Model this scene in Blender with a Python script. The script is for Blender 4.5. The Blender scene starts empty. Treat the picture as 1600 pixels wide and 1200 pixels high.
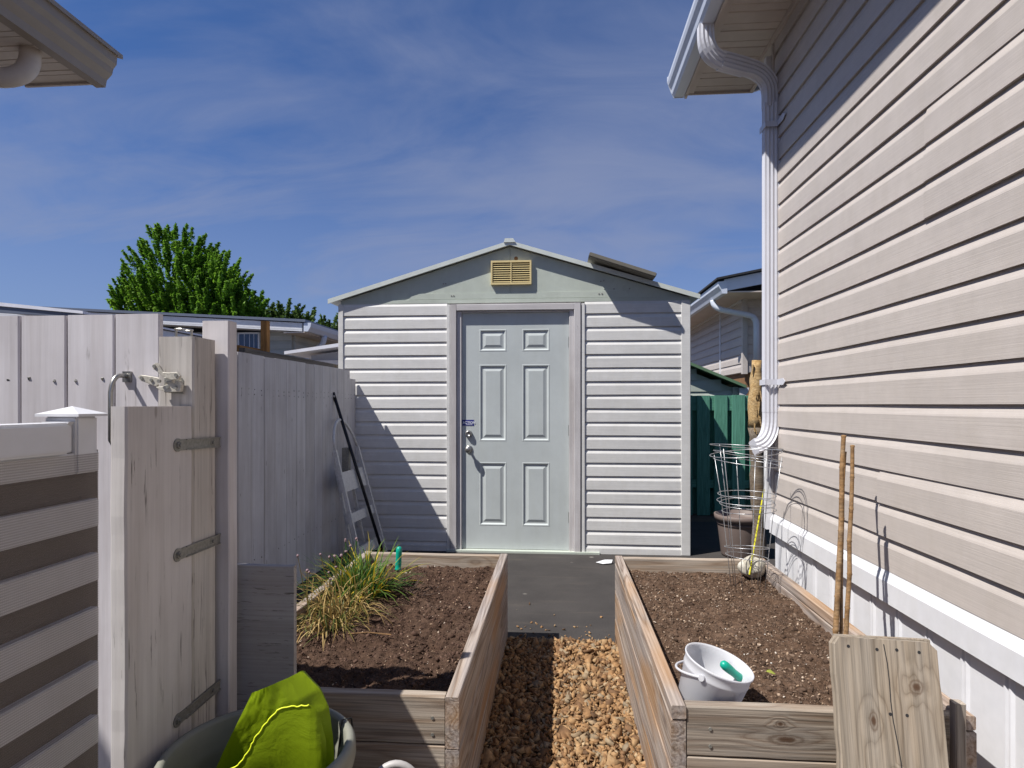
import bpy, bmesh, math, random
import numpy as np
from mathutils import Vector, Matrix, Euler, noise as mnoise
R = math.radians
PI = math.pi
sc = bpy.context.scene
C = sc.collection
rnd = random.Random(7)

# ------------------------------------------------------------------ camera
cd = bpy.data.cameras.new('camera')
cam = bpy.data.objects.new('camera', cd); C.objects.link(cam)
cam.location = (0, 0, 1.26)
cam.rotation_euler = (R(90), 0, R(4.38))
cd.sensor_width = 36.0
cd.lens = 940.0 / 1600.0 * 36.0
cd.shift_y = 32.0 / 1600.0
cd.clip_start = 0.02
cd.clip_end = 1500.0
sc.camera = cam

# ------------------------------------------------------------------ light
SUNDIR = Vector((0.576, 0.35, -1.0)).normalized()          # the way the light travels
sd = bpy.data.lights.new('sun', 'SUN'); sd.energy = 5.0; sd.angle = R(0.53); sd.color = (1.0, 0.965, 0.91)
sun = bpy.data.objects.new('sun', sd); C.objects.link(sun)
sun.rotation_euler = SUNDIR.to_track_quat('-Z', 'Y').to_euler()
sun.location = (-6, -4, 10)

world = bpy.data.worlds.new('World'); sc.world = world; world.use_nodes = True
wt = world.node_tree; wn = wt.nodes; wl = wt.links
bg = wn['Background']
sky = wn.new('ShaderNodeTexSky'); sky.sky_type = 'NISHITA'; sky.sun_disc = False
sky.sun_elevation = R(56); sky.sun_rotation = R(238.7)
sky.air_density = 0.85; sky.dust_density = 0.6; sky.ozone_density = 3.0; sky.altitude = 300
tc = wn.new('ShaderNodeTexCoord')
sep = wn.new('ShaderNodeSeparateXYZ'); wl.new(tc.outputs['Generated'], sep.inputs[0])
zz = wn.new('ShaderNodeMath'); zz.operation = 'MAXIMUM'; zz.inputs[1].default_value = 0.0; wl.new(sep.outputs[2], zz.inputs[0])
za = wn.new('ShaderNodeMath'); za.operation = 'ADD'; za.inputs[1].default_value = 0.30; wl.new(zz.outputs[0], za.inputs[0])
dx = wn.new('ShaderNodeMath'); dx.operation = 'DIVIDE'; wl.new(sep.outputs[0], dx.inputs[0]); wl.new(za.outputs[0], dx.inputs[1])
dy = wn.new('ShaderNodeMath'); dy.operation = 'DIVIDE'; wl.new(sep.outputs[1], dy.inputs[0]); wl.new(za.outputs[0], dy.inputs[1])
cmb = wn.new('ShaderNodeCombineXYZ'); wl.new(dx.outputs[0], cmb.inputs[0]); wl.new(dy.outputs[0], cmb.inputs[1])
mp = wn.new('ShaderNodeMapping'); mp.inputs['Rotation'].default_value = (0, 0, R(38)); mp.inputs['Scale'].default_value = (0.55, 1.35, 1.0)
mp.inputs['Location'].default_value = (3.1, 1.7, 0)
wl.new(cmb.outputs[0], mp.inputs[0])
n1 = wn.new('ShaderNodeTexNoise'); n1.inputs['Scale'].default_value = 0.9; n1.inputs['Detail'].default_value = 5; n1.inputs['Roughness'].default_value = 0.5
n1.inputs['Distortion'].default_value = 0.5
wl.new(mp.outputs[0], n1.inputs[0])
n2 = wn.new('ShaderNodeTexNoise'); n2.inputs['Scale'].default_value = 2.6; n2.inputs['Detail'].default_value = 8; n2.inputs['Roughness'].default_value = 0.6
n2.inputs['Distortion'].default_value = 1.1
wl.new(mp.outputs[0], n2.inputs[0])
m1 = wn.new('ShaderNodeMath'); m1.operation = 'MULTIPLY_ADD'; wl.new(n2.outputs[0], m1.inputs[0]); m1.inputs[1].default_value = 0.42
wl.new(n1.outputs[0], m1.inputs[2])
mr = wn.new('ShaderNodeMapRange'); mr.interpolation_type = 'SMOOTHSTEP'
mr.inputs['From Min'].default_value = 0.56; mr.inputs['From Max'].default_value = 0.95
mr.inputs['To Min'].default_value = 0.0; mr.inputs['To Max'].default_value = 0.70
wl.new(m1.outputs[0], mr.inputs[0])
mixc = wn.new('ShaderNodeMix'); mixc.data_type = 'RGBA'
mixc.inputs[7].default_value = (2.15, 2.45, 3.55, 1)                 # thin cloud, in the sky texture's own units
tint = wn.new('ShaderNodeMix'); tint.data_type = 'RGBA'; tint.blend_type = 'MULTIPLY'; tint.inputs[0].default_value = 1.0
tint.inputs[7].default_value = (0.36, 0.56, 0.84, 1)
wl.new(sky.outputs[0], tint.inputs[6])
hz = wn.new('ShaderNodeMapRange'); hz.interpolation_type = 'SMOOTHSTEP'; hz.inputs['From Min'].default_value = 0.0; hz.inputs['From Max'].default_value = 0.50
hz.inputs['To Min'].default_value = 0.60; hz.inputs['To Max'].default_value = 0.0
wl.new(sep.outputs[2], hz.inputs[0])
mxx = wn.new('ShaderNodeMath'); mxx.operation = 'MAXIMUM'; wl.new(hz.outputs[0], mxx.inputs[0]); wl.new(mr.outputs[0], mxx.inputs[1])
wl.new(tint.outputs[2], mixc.inputs[6]); wl.new(mxx.outputs[0], mixc.inputs[0])
wl.new(mixc.outputs[2], bg.inputs[0])
bg.inputs[1].default_value = 0.10
sc.view_settings.view_transform = 'Standard'
sc.view_settings.look = 'None'
sc.view_settings.exposure = 0.42
sc.view_settings.gamma = 1.0
sc.view_settings.use_curve_mapping = False

# ------------------------------------------------------------------ materials
class NT:
    def __init__(s, name):
        s.m = bpy.data.materials.new(name); s.m.use_nodes = True
        s.t = s.m.node_tree; s.n = s.t.nodes; s.l = s.t.links
        s.b = s.n['Principled BSDF']; s.out = s.n['Material Output']
    def new(s, typ, **kw):
        o = s.n.new('ShaderNode' + typ)
        for k, v in kw.items(): setattr(o, k, v)
        return o
    def link(s, a, b): s.l.new(a, b)
    def coords(s, scale=(1, 1, 1), rand=True, rot=(0, 0, 0)):
        t = s.new('TexCoord'); mpn = s.new('Mapping'); mpn.inputs['Scale'].default_value = scale; mpn.inputs['Rotation'].default_value = rot
        src = t.outputs['Object']
        if rand:
            oi = s.new('ObjectInfo'); mul = s.new('Math', operation='MULTIPLY'); mul.inputs[1].default_value = 43.0
            s.link(oi.outputs['Random'], mul.inputs[0])
            ad = s.new('VectorMath', operation='ADD'); s.link(src, ad.inputs[0]); s.link(mul.outputs[0], ad.inputs[1]); src = ad.outputs[0]
        s.link(src, mpn.inputs[0]); return mpn.outputs[0]
    def noise(s, vec, scale=5, detail=4, rough=.55, dist=0):
        o = s.new('TexNoise'); o.inputs['Scale'].default_value = scale; o.inputs['Detail'].default_value = detail
        o.inputs['Roughness'].default_value = rough; o.inputs['Distortion'].default_value = dist
        s.link(vec, o.inputs[0]); return o.outputs[0]
    def ramp(s, fac, stops, interp='LINEAR'):
        o = s.new('ValToRGB'); cr = o.color_ramp; cr.interpolation = interp
        while len(cr.elements) < len(stops): cr.elements.new(0.5)
        for e, (p, c) in zip(cr.elements, stops):
            e.position = p; e.color = (c[0], c[1], c[2], 1) if hasattr(c, '__len__') else (c, c, c, 1)
        s.link(fac, o.inputs[0]); return o.outputs[0]
    def mix(s, fac, a, b, mode='MIX'):
        o = s.new('Mix', data_type='RGBA', blend_type=mode)
        for v, i in ((fac, 0), (a, 6), (b, 7)):
            if hasattr(v, 'links') or hasattr(v, 'is_output'): s.link(v, o.inputs[i])
            elif i == 0: o.inputs[0].default_value = v
            else: o.inputs[i].default_value = (v[0], v[1], v[2], 1)
        return o.outputs[2]
    def math(s, op, a, b=0.0, clamp=False):
        o = s.new('Math', operation=op); o.use_clamp = clamp
        for v, i in ((a, 0), (b, 1)):
            if hasattr(v, 'is_output'): s.link(v, o.inputs[i])
            else: o.inputs[i].default_value = v
        return o.outputs[0]
    def bump(s, h, strength=.3, dist=.002, prev=None):
        o = s.new('Bump'); o.inputs['Strength'].default_value = strength; o.inputs['Distance'].default_value = dist
        s.link(h, o.inputs['Height'])
        if prev is not None: s.link(prev, o.inputs['Normal'])
        s.link(o.outputs[0], s.b.inputs['Normal']); return o.outputs[0]
    def col(s, c):
        if hasattr(c, 'is_output'): s.link(c, s.b.inputs['Base Color'])
        else: s.b.inputs['Base Color'].default_value = (c[0], c[1], c[2], 1)
    def set(s, rough=None, metal=None, spec=None):
        if rough is not None: s.b.inputs['Roughness'].default_value = rough
        if metal is not None: s.b.inputs['Metallic'].default_value = metal
        if spec is not None: s.b.inputs['Specular IOR Level'].default_value = spec

def m_vinyl(name, c, var=.06, grain=True, rough=.5, dirt=.12, gscale=(3, 160, 160)):
    k = NT(name); v = k.coords((1, 1, 1))
    big = k.noise(v, 2.2, 4, .6); d = k.ramp(big, [(.35, 1 - dirt), (.62, 1.0)])
    base = k.mix(1.0, c, d, 'MULTIPLY')
    blotch = k.noise(v, 22, 3, .6); b2 = k.ramp(blotch, [(.3, 1 - var), (.7, 1.0)])
    base = k.mix(1.0, base, b2, 'MULTIPLY')
    sk_ = k.noise(k.coords((11, 11, .9)), 1.0, 4, .6); base = k.mix(1.0, base, k.ramp(sk_, [(.34, (.97, .967, .955)), (.55, (1, 1, 1))]), 'MULTIPLY')
    if grain:
        g = k.coords(gscale, True); gn = k.noise(g, 1.0, 4, .6)
        gc = k.ramp(gn, [(.35, .93), (.6, 1.0)]); base = k.mix(1.0, base, gc, 'MULTIPLY')
        wv = k.noise(k.coords((2.2, 2, 9), True), 1.0, 1, .4)
        b0 = k.bump(gn, .7, .0007); k.bump(wv, .35, .006, b0)
    k.col(base); k.set(rough, 0, .35); return k.m

def m_paint(name, c, crack=(.13, .115, .105), amount=.36, wear=.35, rough=.6, fine=90, darkgrain=.86, cs=(5.0, 34, 34)):
    """brush painted board: long grain, hairline cracks, chips showing grey wood"""
    k = NT(name)
    g = k.coords((2.2, fine, fine)); gn = k.noise(g, 1.0, 5, .65, .15)
    g2 = k.coords(cs); gb = k.noise(g2, 1.0, 4, .6, .35)
    tone = k.ramp(gn, [(.3, darkgrain), (.6, 1.0)])
    base = k.mix(1.0, c, tone, 'MULTIPLY')
    big = k.noise(k.coords((1, 1, 1)), 3.0, 4, .6)
    base = k.mix(1.0, base, k.ramp(big, [(.32, (.86, .85, .85)), (.6, (1, 1, 1))]), 'MULTIPLY')
    cm = k.ramp(gb, [(.0, 1.0), (amount - .035, 1.0), (amount, 0.0)])
    wm = k.ramp(k.noise(k.coords((7, 7, 7)), 1.0, 4, .6), [(.5 - wear * .3, 0.0), (.5 + .2, 1.0)])
    msk = k.math('MULTIPLY', cm, wm, True)
    base = k.mix(msk, base, crack)
    oi = k.new('ObjectInfo'); base = k.mix(1.0, base, k.ramp(oi.outputs['Random'], [(0, (.86, .85, .84)), (1, (1, 1, 1))]), 'MULTIPLY')
    run = k.noise(k.coords((1.1, 16, 16)), 1.0, 4, .65, .2); base = k.mix(1.0, base, k.ramp(run, [(.34, (.88, .865, .85)), (.56, (1, 1, 1))]), 'MULTIPLY')
    vo = k.new('TexVoronoi'); vo.inputs['Scale'].default_value = 1.0; k.link(k.coords((4, 13, 13)), vo.inputs[0])
    kn = k.ramp(vo.outputs['Distance'], [(.0, 1.0), (.045, 1.0), (.075, 0.0)])
    base = k.mix(k.math('MULTIPLY', kn, .55), base, (.2, .17, .15))
    k.col(base); k.set(rough, 0, .3)
    h = k.math('SUBTRACT', gn, msk); k.bump(h, .45, .0012); return k.m

def m_wood(name, light, mid, dark, knot=(.09, .05, .03), rough=.8, ring=11.0, tone=1.0, stain=(.30, .17, .07), stain_amt=.5, knotscale=(3.1, 6.5, 6.5), grey=(.36,.34,.33), knots=None):
    k = NT(name)
    kv = k.coords(knotscale); vo = k.new('TexVoronoi'); vo.inputs['Scale'].default_value = 1.0; vo.inputs['Randomness'].default_value = 1.0
    k.link(kv, vo.inputs[0]); kd = vo.outputs['Distance']
    warp = k.ramp(kd, [(.0, 1.0), (.38, 0.0)], 'EASE')
    core = None
    if knots:
        t_ = k.new('TexCoord'); nn = k.noise(t_.outputs['Object'], 60, 3, .6)
        for (kx, kz, kr, st_) in knots:
            mp_ = k.new('Mapping'); mp_.inputs['Location'].default_value = (-kx / st_ if st_ else 0, 0, -kz); mp_.inputs['Scale'].default_value = (1 / st_, 0, 1)
            k.link(t_.outputs['Object'], mp_.inputs[0]); ln = k.new('VectorMath', operation='LENGTH'); k.link(mp_.outputs[0], ln.inputs[0])
            dd = k.math('ADD', k.math('DIVIDE', ln.outputs['Value'], kr), k.math('MULTIPLY', k.math('SUBTRACT', nn, .5), .5))
            wp_ = k.ramp(k.math('DIVIDE', dd, 3.2), [(.0, 1.0), (1.0, 0.0)], 'EASE')
            cr_ = k.ramp(dd, [(.0, 1.0), (.30, .9), (.55, .15), (.72, .6), (.95, 0.0)])
            warp = k.math('ADD', warp, k.math('MULTIPLY', wp_, 1.0)); core = cr_ if core is None else k.math('MAXIMUM', core, cr_)
    g = k.coords((.75, ring, ring)); wv = k.noise(g, 1.0, 2, .45, .5)
    h = k.math('ADD', k.math('MULTIPLY', wv, 9.0), k.math('MULTIPLY', warp, 1.6))
    fr = k.math('PINGPONG', h, .5)
    f1 = k.math('MULTIPLY', fr, 2.0)
    fine = k.noise(k.coords((3.0, 150, 150)), 1.0, 4, .65)
    streak = k.noise(k.coords((1.3, 28, 28)), 1.0, 4, .6, .3)
    c1 = k.ramp(f1, [(.0, [ (a_ + b_) / 2 for a_, b_ in zip(dark, mid)]), (.20, mid), (.7, light), (1.0, light)])
    c2 = k.mix(k.ramp(streak, [(.40, 0.0), (.68, .6)]), c1, grey)
    c3 = k.mix(1.0, c2, k.ramp(fine, [(.30, .55), (.60, 1.12)]), 'MULTIPLY')
    st = k.noise(k.coords((1.6, 5, 5)), 1.0, 3, .5, .4)
    c4 = k.mix(k.math('MULTIPLY', k.ramp(st, [(.5, 0.0), (.66, 1.0)]), stain_amt), c3, k.mix(.5, c3, stain))
    km = k.ramp(kd, [(.0, 1.0), (.055, 1.0), (.10, 0.0)])
    c5 = k.mix(k.math('MULTIPLY', km, .8), c4, knot)
    if core is not None: c5 = k.mix(core, c5, knot)
    oi = k.new('ObjectInfo'); tv = k.math('MULTIPLY_ADD', oi.outputs['Random'], .22); 
    tv.node.inputs[2].default_value = .88 * tone
    c6 = k.mix(1.0, c5, k.ramp(tv, [(0, 0.0), (1, 1.0)]), 'MULTIPLY')
    k.col(c6); k.set(rough, 0, .2)
    hh = k.math('ADD', k.math('MULTIPLY', fine, .9), k.math('MULTIPLY', f1, .25)); k.bump(hh, .8, .0018)
    return k.m

def m_plain(name, c, rough=.5, metal=0, spec=.5, nvar=.1, scale=14, bump=0, bscale=60, bdist=.001):
    k = NT(name)
    if nvar > 0:
        n = k.noise(k.coords((1, 1, 1)), scale, 4, .6); k.col(k.mix(1.0, c, k.ramp(n, [(.3, 1 - nvar), (.7, 1.0)]), 'MULTIPLY'))
    else: k.col(c)
    if bump: k.bump(k.noise(k.coords((1, 1, 1)), bscale, 4, .6), bump, bdist)
    k.set(rough, metal, spec); return k.m

def m_tone(name, stops, rough=.9, spec=.2, attr='tone', bump=.4, bscale=120, bdist=.0015):
    k = NT(name); a = k.new('Attribute', attribute_name=attr)
    c = k.ramp(a.outputs['Fac'], stops)
    n = k.noise(k.coords((1, 1, 1), False), 60, 4, .6)
    k.col(k.mix(1.0, c, k.ramp(n, [(.3, .68), (.7, 1.1)]), 'MULTIPLY')); k.set(rough, 0, spec)
    if bump: k.bump(k.noise(k.coords((1, 1, 1), False), bscale, 4, .65), bump, bdist)
    return k.m

def m_leaf(name, stops, trans=.35):
    k = NT(name); a = k.new('Attribute', attribute_name='tone'); c = k.ramp(a.outputs['Fac'], stops)
    k.col(c); k.set(.55, 0, .25)
    tr = k.new('BsdfTranslucent'); k.link(c, tr.inputs[0])
    mx = k.new('MixShader'); mx.inputs[0].default_value = trans
    k.link(k.b.outputs[0], mx.inputs[1]); k.link(tr.outputs[0], mx.inputs[2]); k.link(mx.outputs[0], k.out.inputs[0]); return k.m

M = {}
M['shed_siding'] = m_vinyl('shed_siding', (.74, .73, .715), gscale=(4, 140, 140), dirt=.08)
M['house_siding'] = m_vinyl('house_siding', (.545, .49, .452), gscale=(2.5, 260, 260), dirt=.07)
M['white_vinyl'] = m_vinyl('white_vinyl', (.70, .70, .725), grain=False, dirt=.08, rough=.42)
M['soffit'] = m_vinyl('soffit', (.60, .52, .46), grain=False, dirt=.1, rough=.5)
M['gutter'] = m_plain('gutter_metal', (.60, .64, .73), .38, 0, .5, .06, 6)
M['downspout'] = m_plain('downspout_metal', (.60, .605, .66), .35, 0, .5, .06, 6)
M['gable'] = m_vinyl('gable_paint', (.52, .565, .50), grain=False, dirt=.12, rough=.45)
M['roof_edge'] = m_plain('roof_edge', (.66, .70, .66), .4, 0, .5, .12, 10)
M['door'] = m_vinyl('door_paint', (.54, .58, .58), grain=False, dirt=.1, var=.03, rough=.42)
M['casing'] = m_paint('casing_paint', (.60, .58, .585), amount=.33, wear=.2, darkgrain=.93, fine=40)
M['vent'] = m_plain('vent_plastic', (.74, .60, .30), .5, 0, .4, .08, 20)
M['dark'] = m_plain('dark_void', (.02, .02, .022), .9, nvar=0)
M['steel'] = m_plain('dull_steel', (.42, .41, .39), .35, .85, .5, .25, 60)
M['zinc'] = m_plain('weathered_zinc', (.33, .32, .29), .5, .45, .5, .35, 120)
M['latch'] = m_plain('latch_paint', (.60, .56, .48), .45, .1, .5, .35, 160)
M['blackpaint'] = m_plain('black_metal', (.014, .015, .022), .4, .3, .5, .1, 30)
M['sticker'] = m_plain('sticker_blue', (.03, .035, .22), .4, nvar=0)
M['ink'] = m_plain('sticker_white', (.75, .77, .85), .5, nvar=0)
M['white_wood'] = m_paint('white_wood', (.66, .625, .63), amount=.34, wear=.35, darkgrain=.9)
M['gate_wood'] = m_paint('gate_wood', (.70, .67, .695), amount=.33, wear=.3, darkgrain=.88)
M['old_white'] = m_paint('old_white', (.66, .625, .585), amount=.40, wear=.8, darkgrain=.76, fine=110, cs=(7, 150, 150))
M['post_white'] = m_paint('post_white', (.65, .615, .595), cs=(8, 130, 130), amount=.37, wear=.45, darkgrain=.88)
M['scrap_white'] = m_paint('scrap_white', (.46, .44, .43), amount=.405, wear=.7, darkgrain=.8, fine=140, cs=(14, 150, 150))
M['fence_wood'] = m_paint('fence_wood', (.68, .66, .665), amount=.33, wear=.35, darkgrain=.88)
M['bed_wood'] = m_wood('bed_wood', (.41, .345, .28), (.35, .275, .21), (.17, .105, .065), grey=(.345,.31,.275), stain_amt=.6)
M['bed_side'] = m_wood('bed_side', (.38, .315, .265), (.27, .205, .16), (.115, .075, .05), stain_amt=1.0, stain=(.40, .20, .06), ring=13, knotscale=(1.4, 5, 5), grey=(.34,.31,.31))
M['grey_wood'] = m_wood('grey_wood', (.33, .275, .215), (.28, .23, .175), (.14, .10, .07), ring=12, stain_amt=.35, knotscale=(5.5, 8.5, 8.5), grey=(.26, .235, .205), knots=[(.285, -.062, .020, 1.0), (.205, .040, .012, 2.2), (-.005, .070, .022, 1.9), (.10, -.004, .007, 1.0), (.062, -.018, .010, 1.0)])
M['knotty_front'] = m_wood('knotty_front', (.37, .31, .25), (.30, .235, .18), (.15, .09, .06), grey=(.31,.28,.25), stain_amt=.6, knots=[(-.10, .028, .011, 1.3), (-.085, -.012, .016, 3.5)])
M['plank_top'] = m_wood('plank_top', (.56, .49, .47), (.5, .43, .4), (.36, .3, .26), stain_amt=.1)
M['green_wood'] = m_wood('green_wood', (.12, .33, .24), (.105, .30, .215), (.07, .21, .15), knot=(.01, .035, .028), stain_amt=.0, grey=(.10, .28, .20))
M['orange_wood'] = m_wood('orange_wood', (.46, .23, .075), (.40, .19, .06), (.27, .115, .035), stain_amt=.2, grey=(.42, .23, .09))
M['dark_wood'] = m_wood('dark_wood', (.13, .12, .11), (.11, .10, .09), (.06, .055, .05), stain_amt=0, grey=(.13, .12, .115))
M['log'] = m_wood('log_wood', (.50, .34, .16), (.38, .24, .10), (.16, .09, .04), stain_amt=.5, knotscale=(7, 8, 8), ring=18, grey=(.5, .38, .22))
M['bamboo'] = m_wood('bamboo', (.27, .155, .07), (.22, .125, .055), (.11, .06, .03), stain_amt=.3, grey=(.30, .22, .14))
M['wire'] = m_plain('galvanised_wire', (.52, .525, .54), .38, .7, .5, .3, 60)
M['terracotta'] = m_plain('brown_plastic', (.17, .13, .115), .55, 0, .4, .12, 10)

M['teal'] = m_plain('teal_plastic', (.0, .34, .235), .38, 0, .5, .12, 30)
M['yellow'] = m_plain('yellow_stake', (.72, .68, .03), .45, nvar=.05)
M['pot'] = m_plain('grey_green_plastic', (.235, .235, .195), .48, 0, .4, .14, 12, .15, 200)
M['window'] = m_plain('window_blue', (.03, .05, .12), .12, 0, .6, .1, 3)
M['shingle'] = m_plain('shingle', (.045, .045, .05), .9, 0, .2, .4, 40, .5, 80)
M['white_roof'] = m_plain('white_roof', (.74, .74, .80), .42, 0, .4, .12, 5)
M['brown_wall'] = m_plain('brown_wall', (.25, .135, .065), .8, 0, .3, .2, 5)
M['green_trim'] = m_plain('green_trim', (.13, .22, .13), .45, 0, .4, .1, 8)
M['bark'] = m_plain('bark', (.09, .065, .045), .95, 0, .1, .4, 14, .6, 30, .02)
M['ladder'] = m_plain('ladder_metal', (.72, .71, .70), .45, .1, .5, .25, 50)
M['black_plastic'] = m_plain('black_plastic', (.012, .012, .013), .45, nvar=0)

# rock
k = NT('rock_stone'); v = k.coords((1, 1, 1), False)
a = k.noise(v, 14, 6, .65, .6); k.col(k.mix(1.0, k.ramp(a, [(.3, (.24, .21, .15)), (.48, (.46, .43, .36)), (.66, (.66, .63, .55))]), k.ramp(k.noise(v, 60, 4, .6), [(.3, .75), (.6, 1.0)]), 'MULTIPLY'))
k.bump(k.noise(v, 40, 5, .6), .6, .004); k.set(.85, 0, .2); M['rock'] = k.m
# bucket: white, a little translucent
k = NT('bucket_plastic'); k.col((.72, .725, .75)); k.set(.38, 0, .4)
tr = k.new('BsdfTranslucent'); tr.inputs[0].default_value = (.74, .74, .82, 1)
mx = k.new('MixShader'); mx.inputs[0].default_value = .33
k.link(k.b.outputs[0], mx.inputs[1]); k.link(tr.outputs[0], mx.inputs[2]); k.link(mx.outputs[0], k.out.inputs[0]); M['bucket'] = k.m
# lime cloth, light passes through it
k = NT('lime_cloth'); v = k.coords((1, 1, 1), False)
k.b.inputs['Base Color'].default_value = (.29, .40, .009, 1); k.set(.55, 0, .3)
nb = k.noise(v, 11, 5, .55, .8); nb2 = k.noise(v, 42, 4, .6, .6); bn0 = k.bump(nb, .45, .012); bnode = k.bump(nb2, .18, .003, bn0)
tr = k.new('BsdfTranslucent'); tr.inputs[0].default_value = (.36, .48, .008, 1)
mx = k.new('MixShader'); mx.inputs[0].default_value = .38
k.link(k.b.outputs[0], mx.inputs[1]); k.link(tr.outputs[0], mx.inputs[2]); k.link(mx.outputs[0], k.out.inputs[0]); M['lime'] = k.m
# soil
def m_soil(name, a, b, c):
    k = NT(name); v = k.coords((1, 1, 1), False)
    n1 = k.noise(v, 7, 6, .65, .3); n2 = k.noise(v, 55, 6, .7); n3 = k.noise(v, 210, 3, .6)
    cc = k.ramp(n1, [(.3, a), (.55, b), (.75, c)])
    cc = k.mix(1.0, cc, k.ramp(n2, [(.28, .42), (.66, 1.25)]), 'MULTIPLY')
    cc = k.mix(1.0, cc, k.ramp(n3, [(.3, .65), (.7, 1.15)]), 'MULTIPLY')
    k.col(cc); k.set(.96, 0, .1)
    b0 = k.bump(n2, .9, .012); k.bump(n3, .7, .004, b0); return k.m
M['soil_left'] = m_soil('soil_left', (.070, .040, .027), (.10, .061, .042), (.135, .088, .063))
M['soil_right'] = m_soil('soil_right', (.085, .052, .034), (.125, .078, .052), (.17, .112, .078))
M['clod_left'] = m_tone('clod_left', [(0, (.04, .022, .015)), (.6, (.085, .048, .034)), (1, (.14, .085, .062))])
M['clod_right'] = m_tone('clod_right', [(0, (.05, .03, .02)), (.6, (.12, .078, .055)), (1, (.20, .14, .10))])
M['perlite'] = m_tone('perlite', [(0, (.20, .13, .085)), (.5, (.36, .25, .17)), (.85, (.55, .44, .34)), (1, (.78, .76, .71))], bump=0)
M['gravel'] = m_tone('gravel', [(0, (.09, .055, .032)), (.22, (.20, .11, .055)), (.48, (.31, .175, .08)), (.68, (.40, .245, .12)), (.8, (.36, .24, .13)), (.9, (.24, .19, .13)), (1, (.44, .32, .19))], rough=.8, bump=.5, bscale=90)
# ground
k = NT('ground_earth'); v = k.coords((1, 1, 1), False)
k.col(k.ramp(k.noise(v, 3, 6, .65), [(.3, (.07, .055, .042)), (.7, (.15, .12, .09))])); k.set(.95, 0, .1); k.bump(k.noise(v, 40, 6, .7), .8, .02); M['earth'] = k.m
k = NT('asphalt'); v = k.coords((1, 1, 1), False)
n1 = k.noise(v, 2.5, 5, .6); n2 = k.noise(v, 160, 4, .7); n3 = k.noise(k.coords((1.2, 9, 1), False), 1.6, 5, .65, .4)
cc = k.ramp(n1, [(.3, (.040, .036, .035)), (.7, (.060, .054, .051))])
cc = k.mix(k.ramp(n3, [(.55, 0.0), (.8, .30)]), cc, (.14, .115, .09))
cc = k.mix(1.0, cc, k.ramp(n2, [(.3, .7), (.7, 1.25)]), 'MULTIPLY')
vo = k.new('TexVoronoi'); vo.inputs['Scale'].default_value = 3.1; k.link(v, vo.inputs[0])
cc = k.mix(k.ramp(vo.outputs['Distance'], [(.0, .8), (.045, .5), (.07, 0.0)]), cc, (.24, .225, .20))
k.col(cc); k.set(.9, 0, .25); k.bump(n2, .6, .003); M['asphalt'] = k.m
# insect/shade mesh stretched over the slats: open weave with real gaps in its opacity
k = NT('shade_mesh'); t = k.new('TexCoord'); sp = k.new('SeparateXYZ'); k.link(t.outputs['Object'], sp.inputs[0])
def thread(out, per, wid):
    f = k.math('FRACT', k.math('DIVIDE', out, per)); return k.math('LESS_THAN', f, wid)
th = k.math('MAXIMUM', thread(sp.outputs[2], .0042, .50), k.math('MULTIPLY', thread(sp.outputs[1], .0034, .34), .55))
op = k.math('ADD', k.math('MULTIPLY', th, .26), .16)
k.col((.27, .225, .20)); k.set(.8, 0, .1)
tp = k.new('BsdfTransparent'); mx = k.new('MixShader'); k.link(op, mx.inputs[0]); k.link(tp.outputs[0], mx.inputs[1]); k.link(k.b.outputs[0], mx.inputs[2])
k.link(mx.outputs[0], k.out.inputs[0]); M['mesh'] = k.m
# leaves
M['leaf'] = m_leaf('maple_leaf', [(0, (.03, .08, .005)), (.35, (.09, .21, .015)), (.7, (.18, .36, .03)), (1, (.30, .48, .05))], .5)
M['leaf_far'] = m_leaf('hedge_leaf', [(0, (.03, .06, .012)), (.5, (.085, .15, .03)), (1, (.17, .26, .06))])
M['chive'] = m_leaf('chive_leaf', [(0, (.03, .09, .022)), (.45, (.06, .15, .03)), (.72, (.14, .20, .03)), (1, (.55, .42, .04))], .3)
M['straw'] = m_leaf('straw', [(0, (.04, .09, .02)), (.3, (.14, .13, .035)), (.65, (.32, .20, .06)), (1, (.50, .36, .15))], .25)
M['flower'] = m_plain('dry_flower', (.30, .20, .21), .8, nvar=.3, scale=200)
M['twig'] = m_plain('twig', (.10, .065, .05), .9, nvar=.3, scale=60)
M['leaf_single'] = m_plain('fallen_leaf', (.30, .34, .05), .6, nvar=.3, scale=60)

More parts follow.
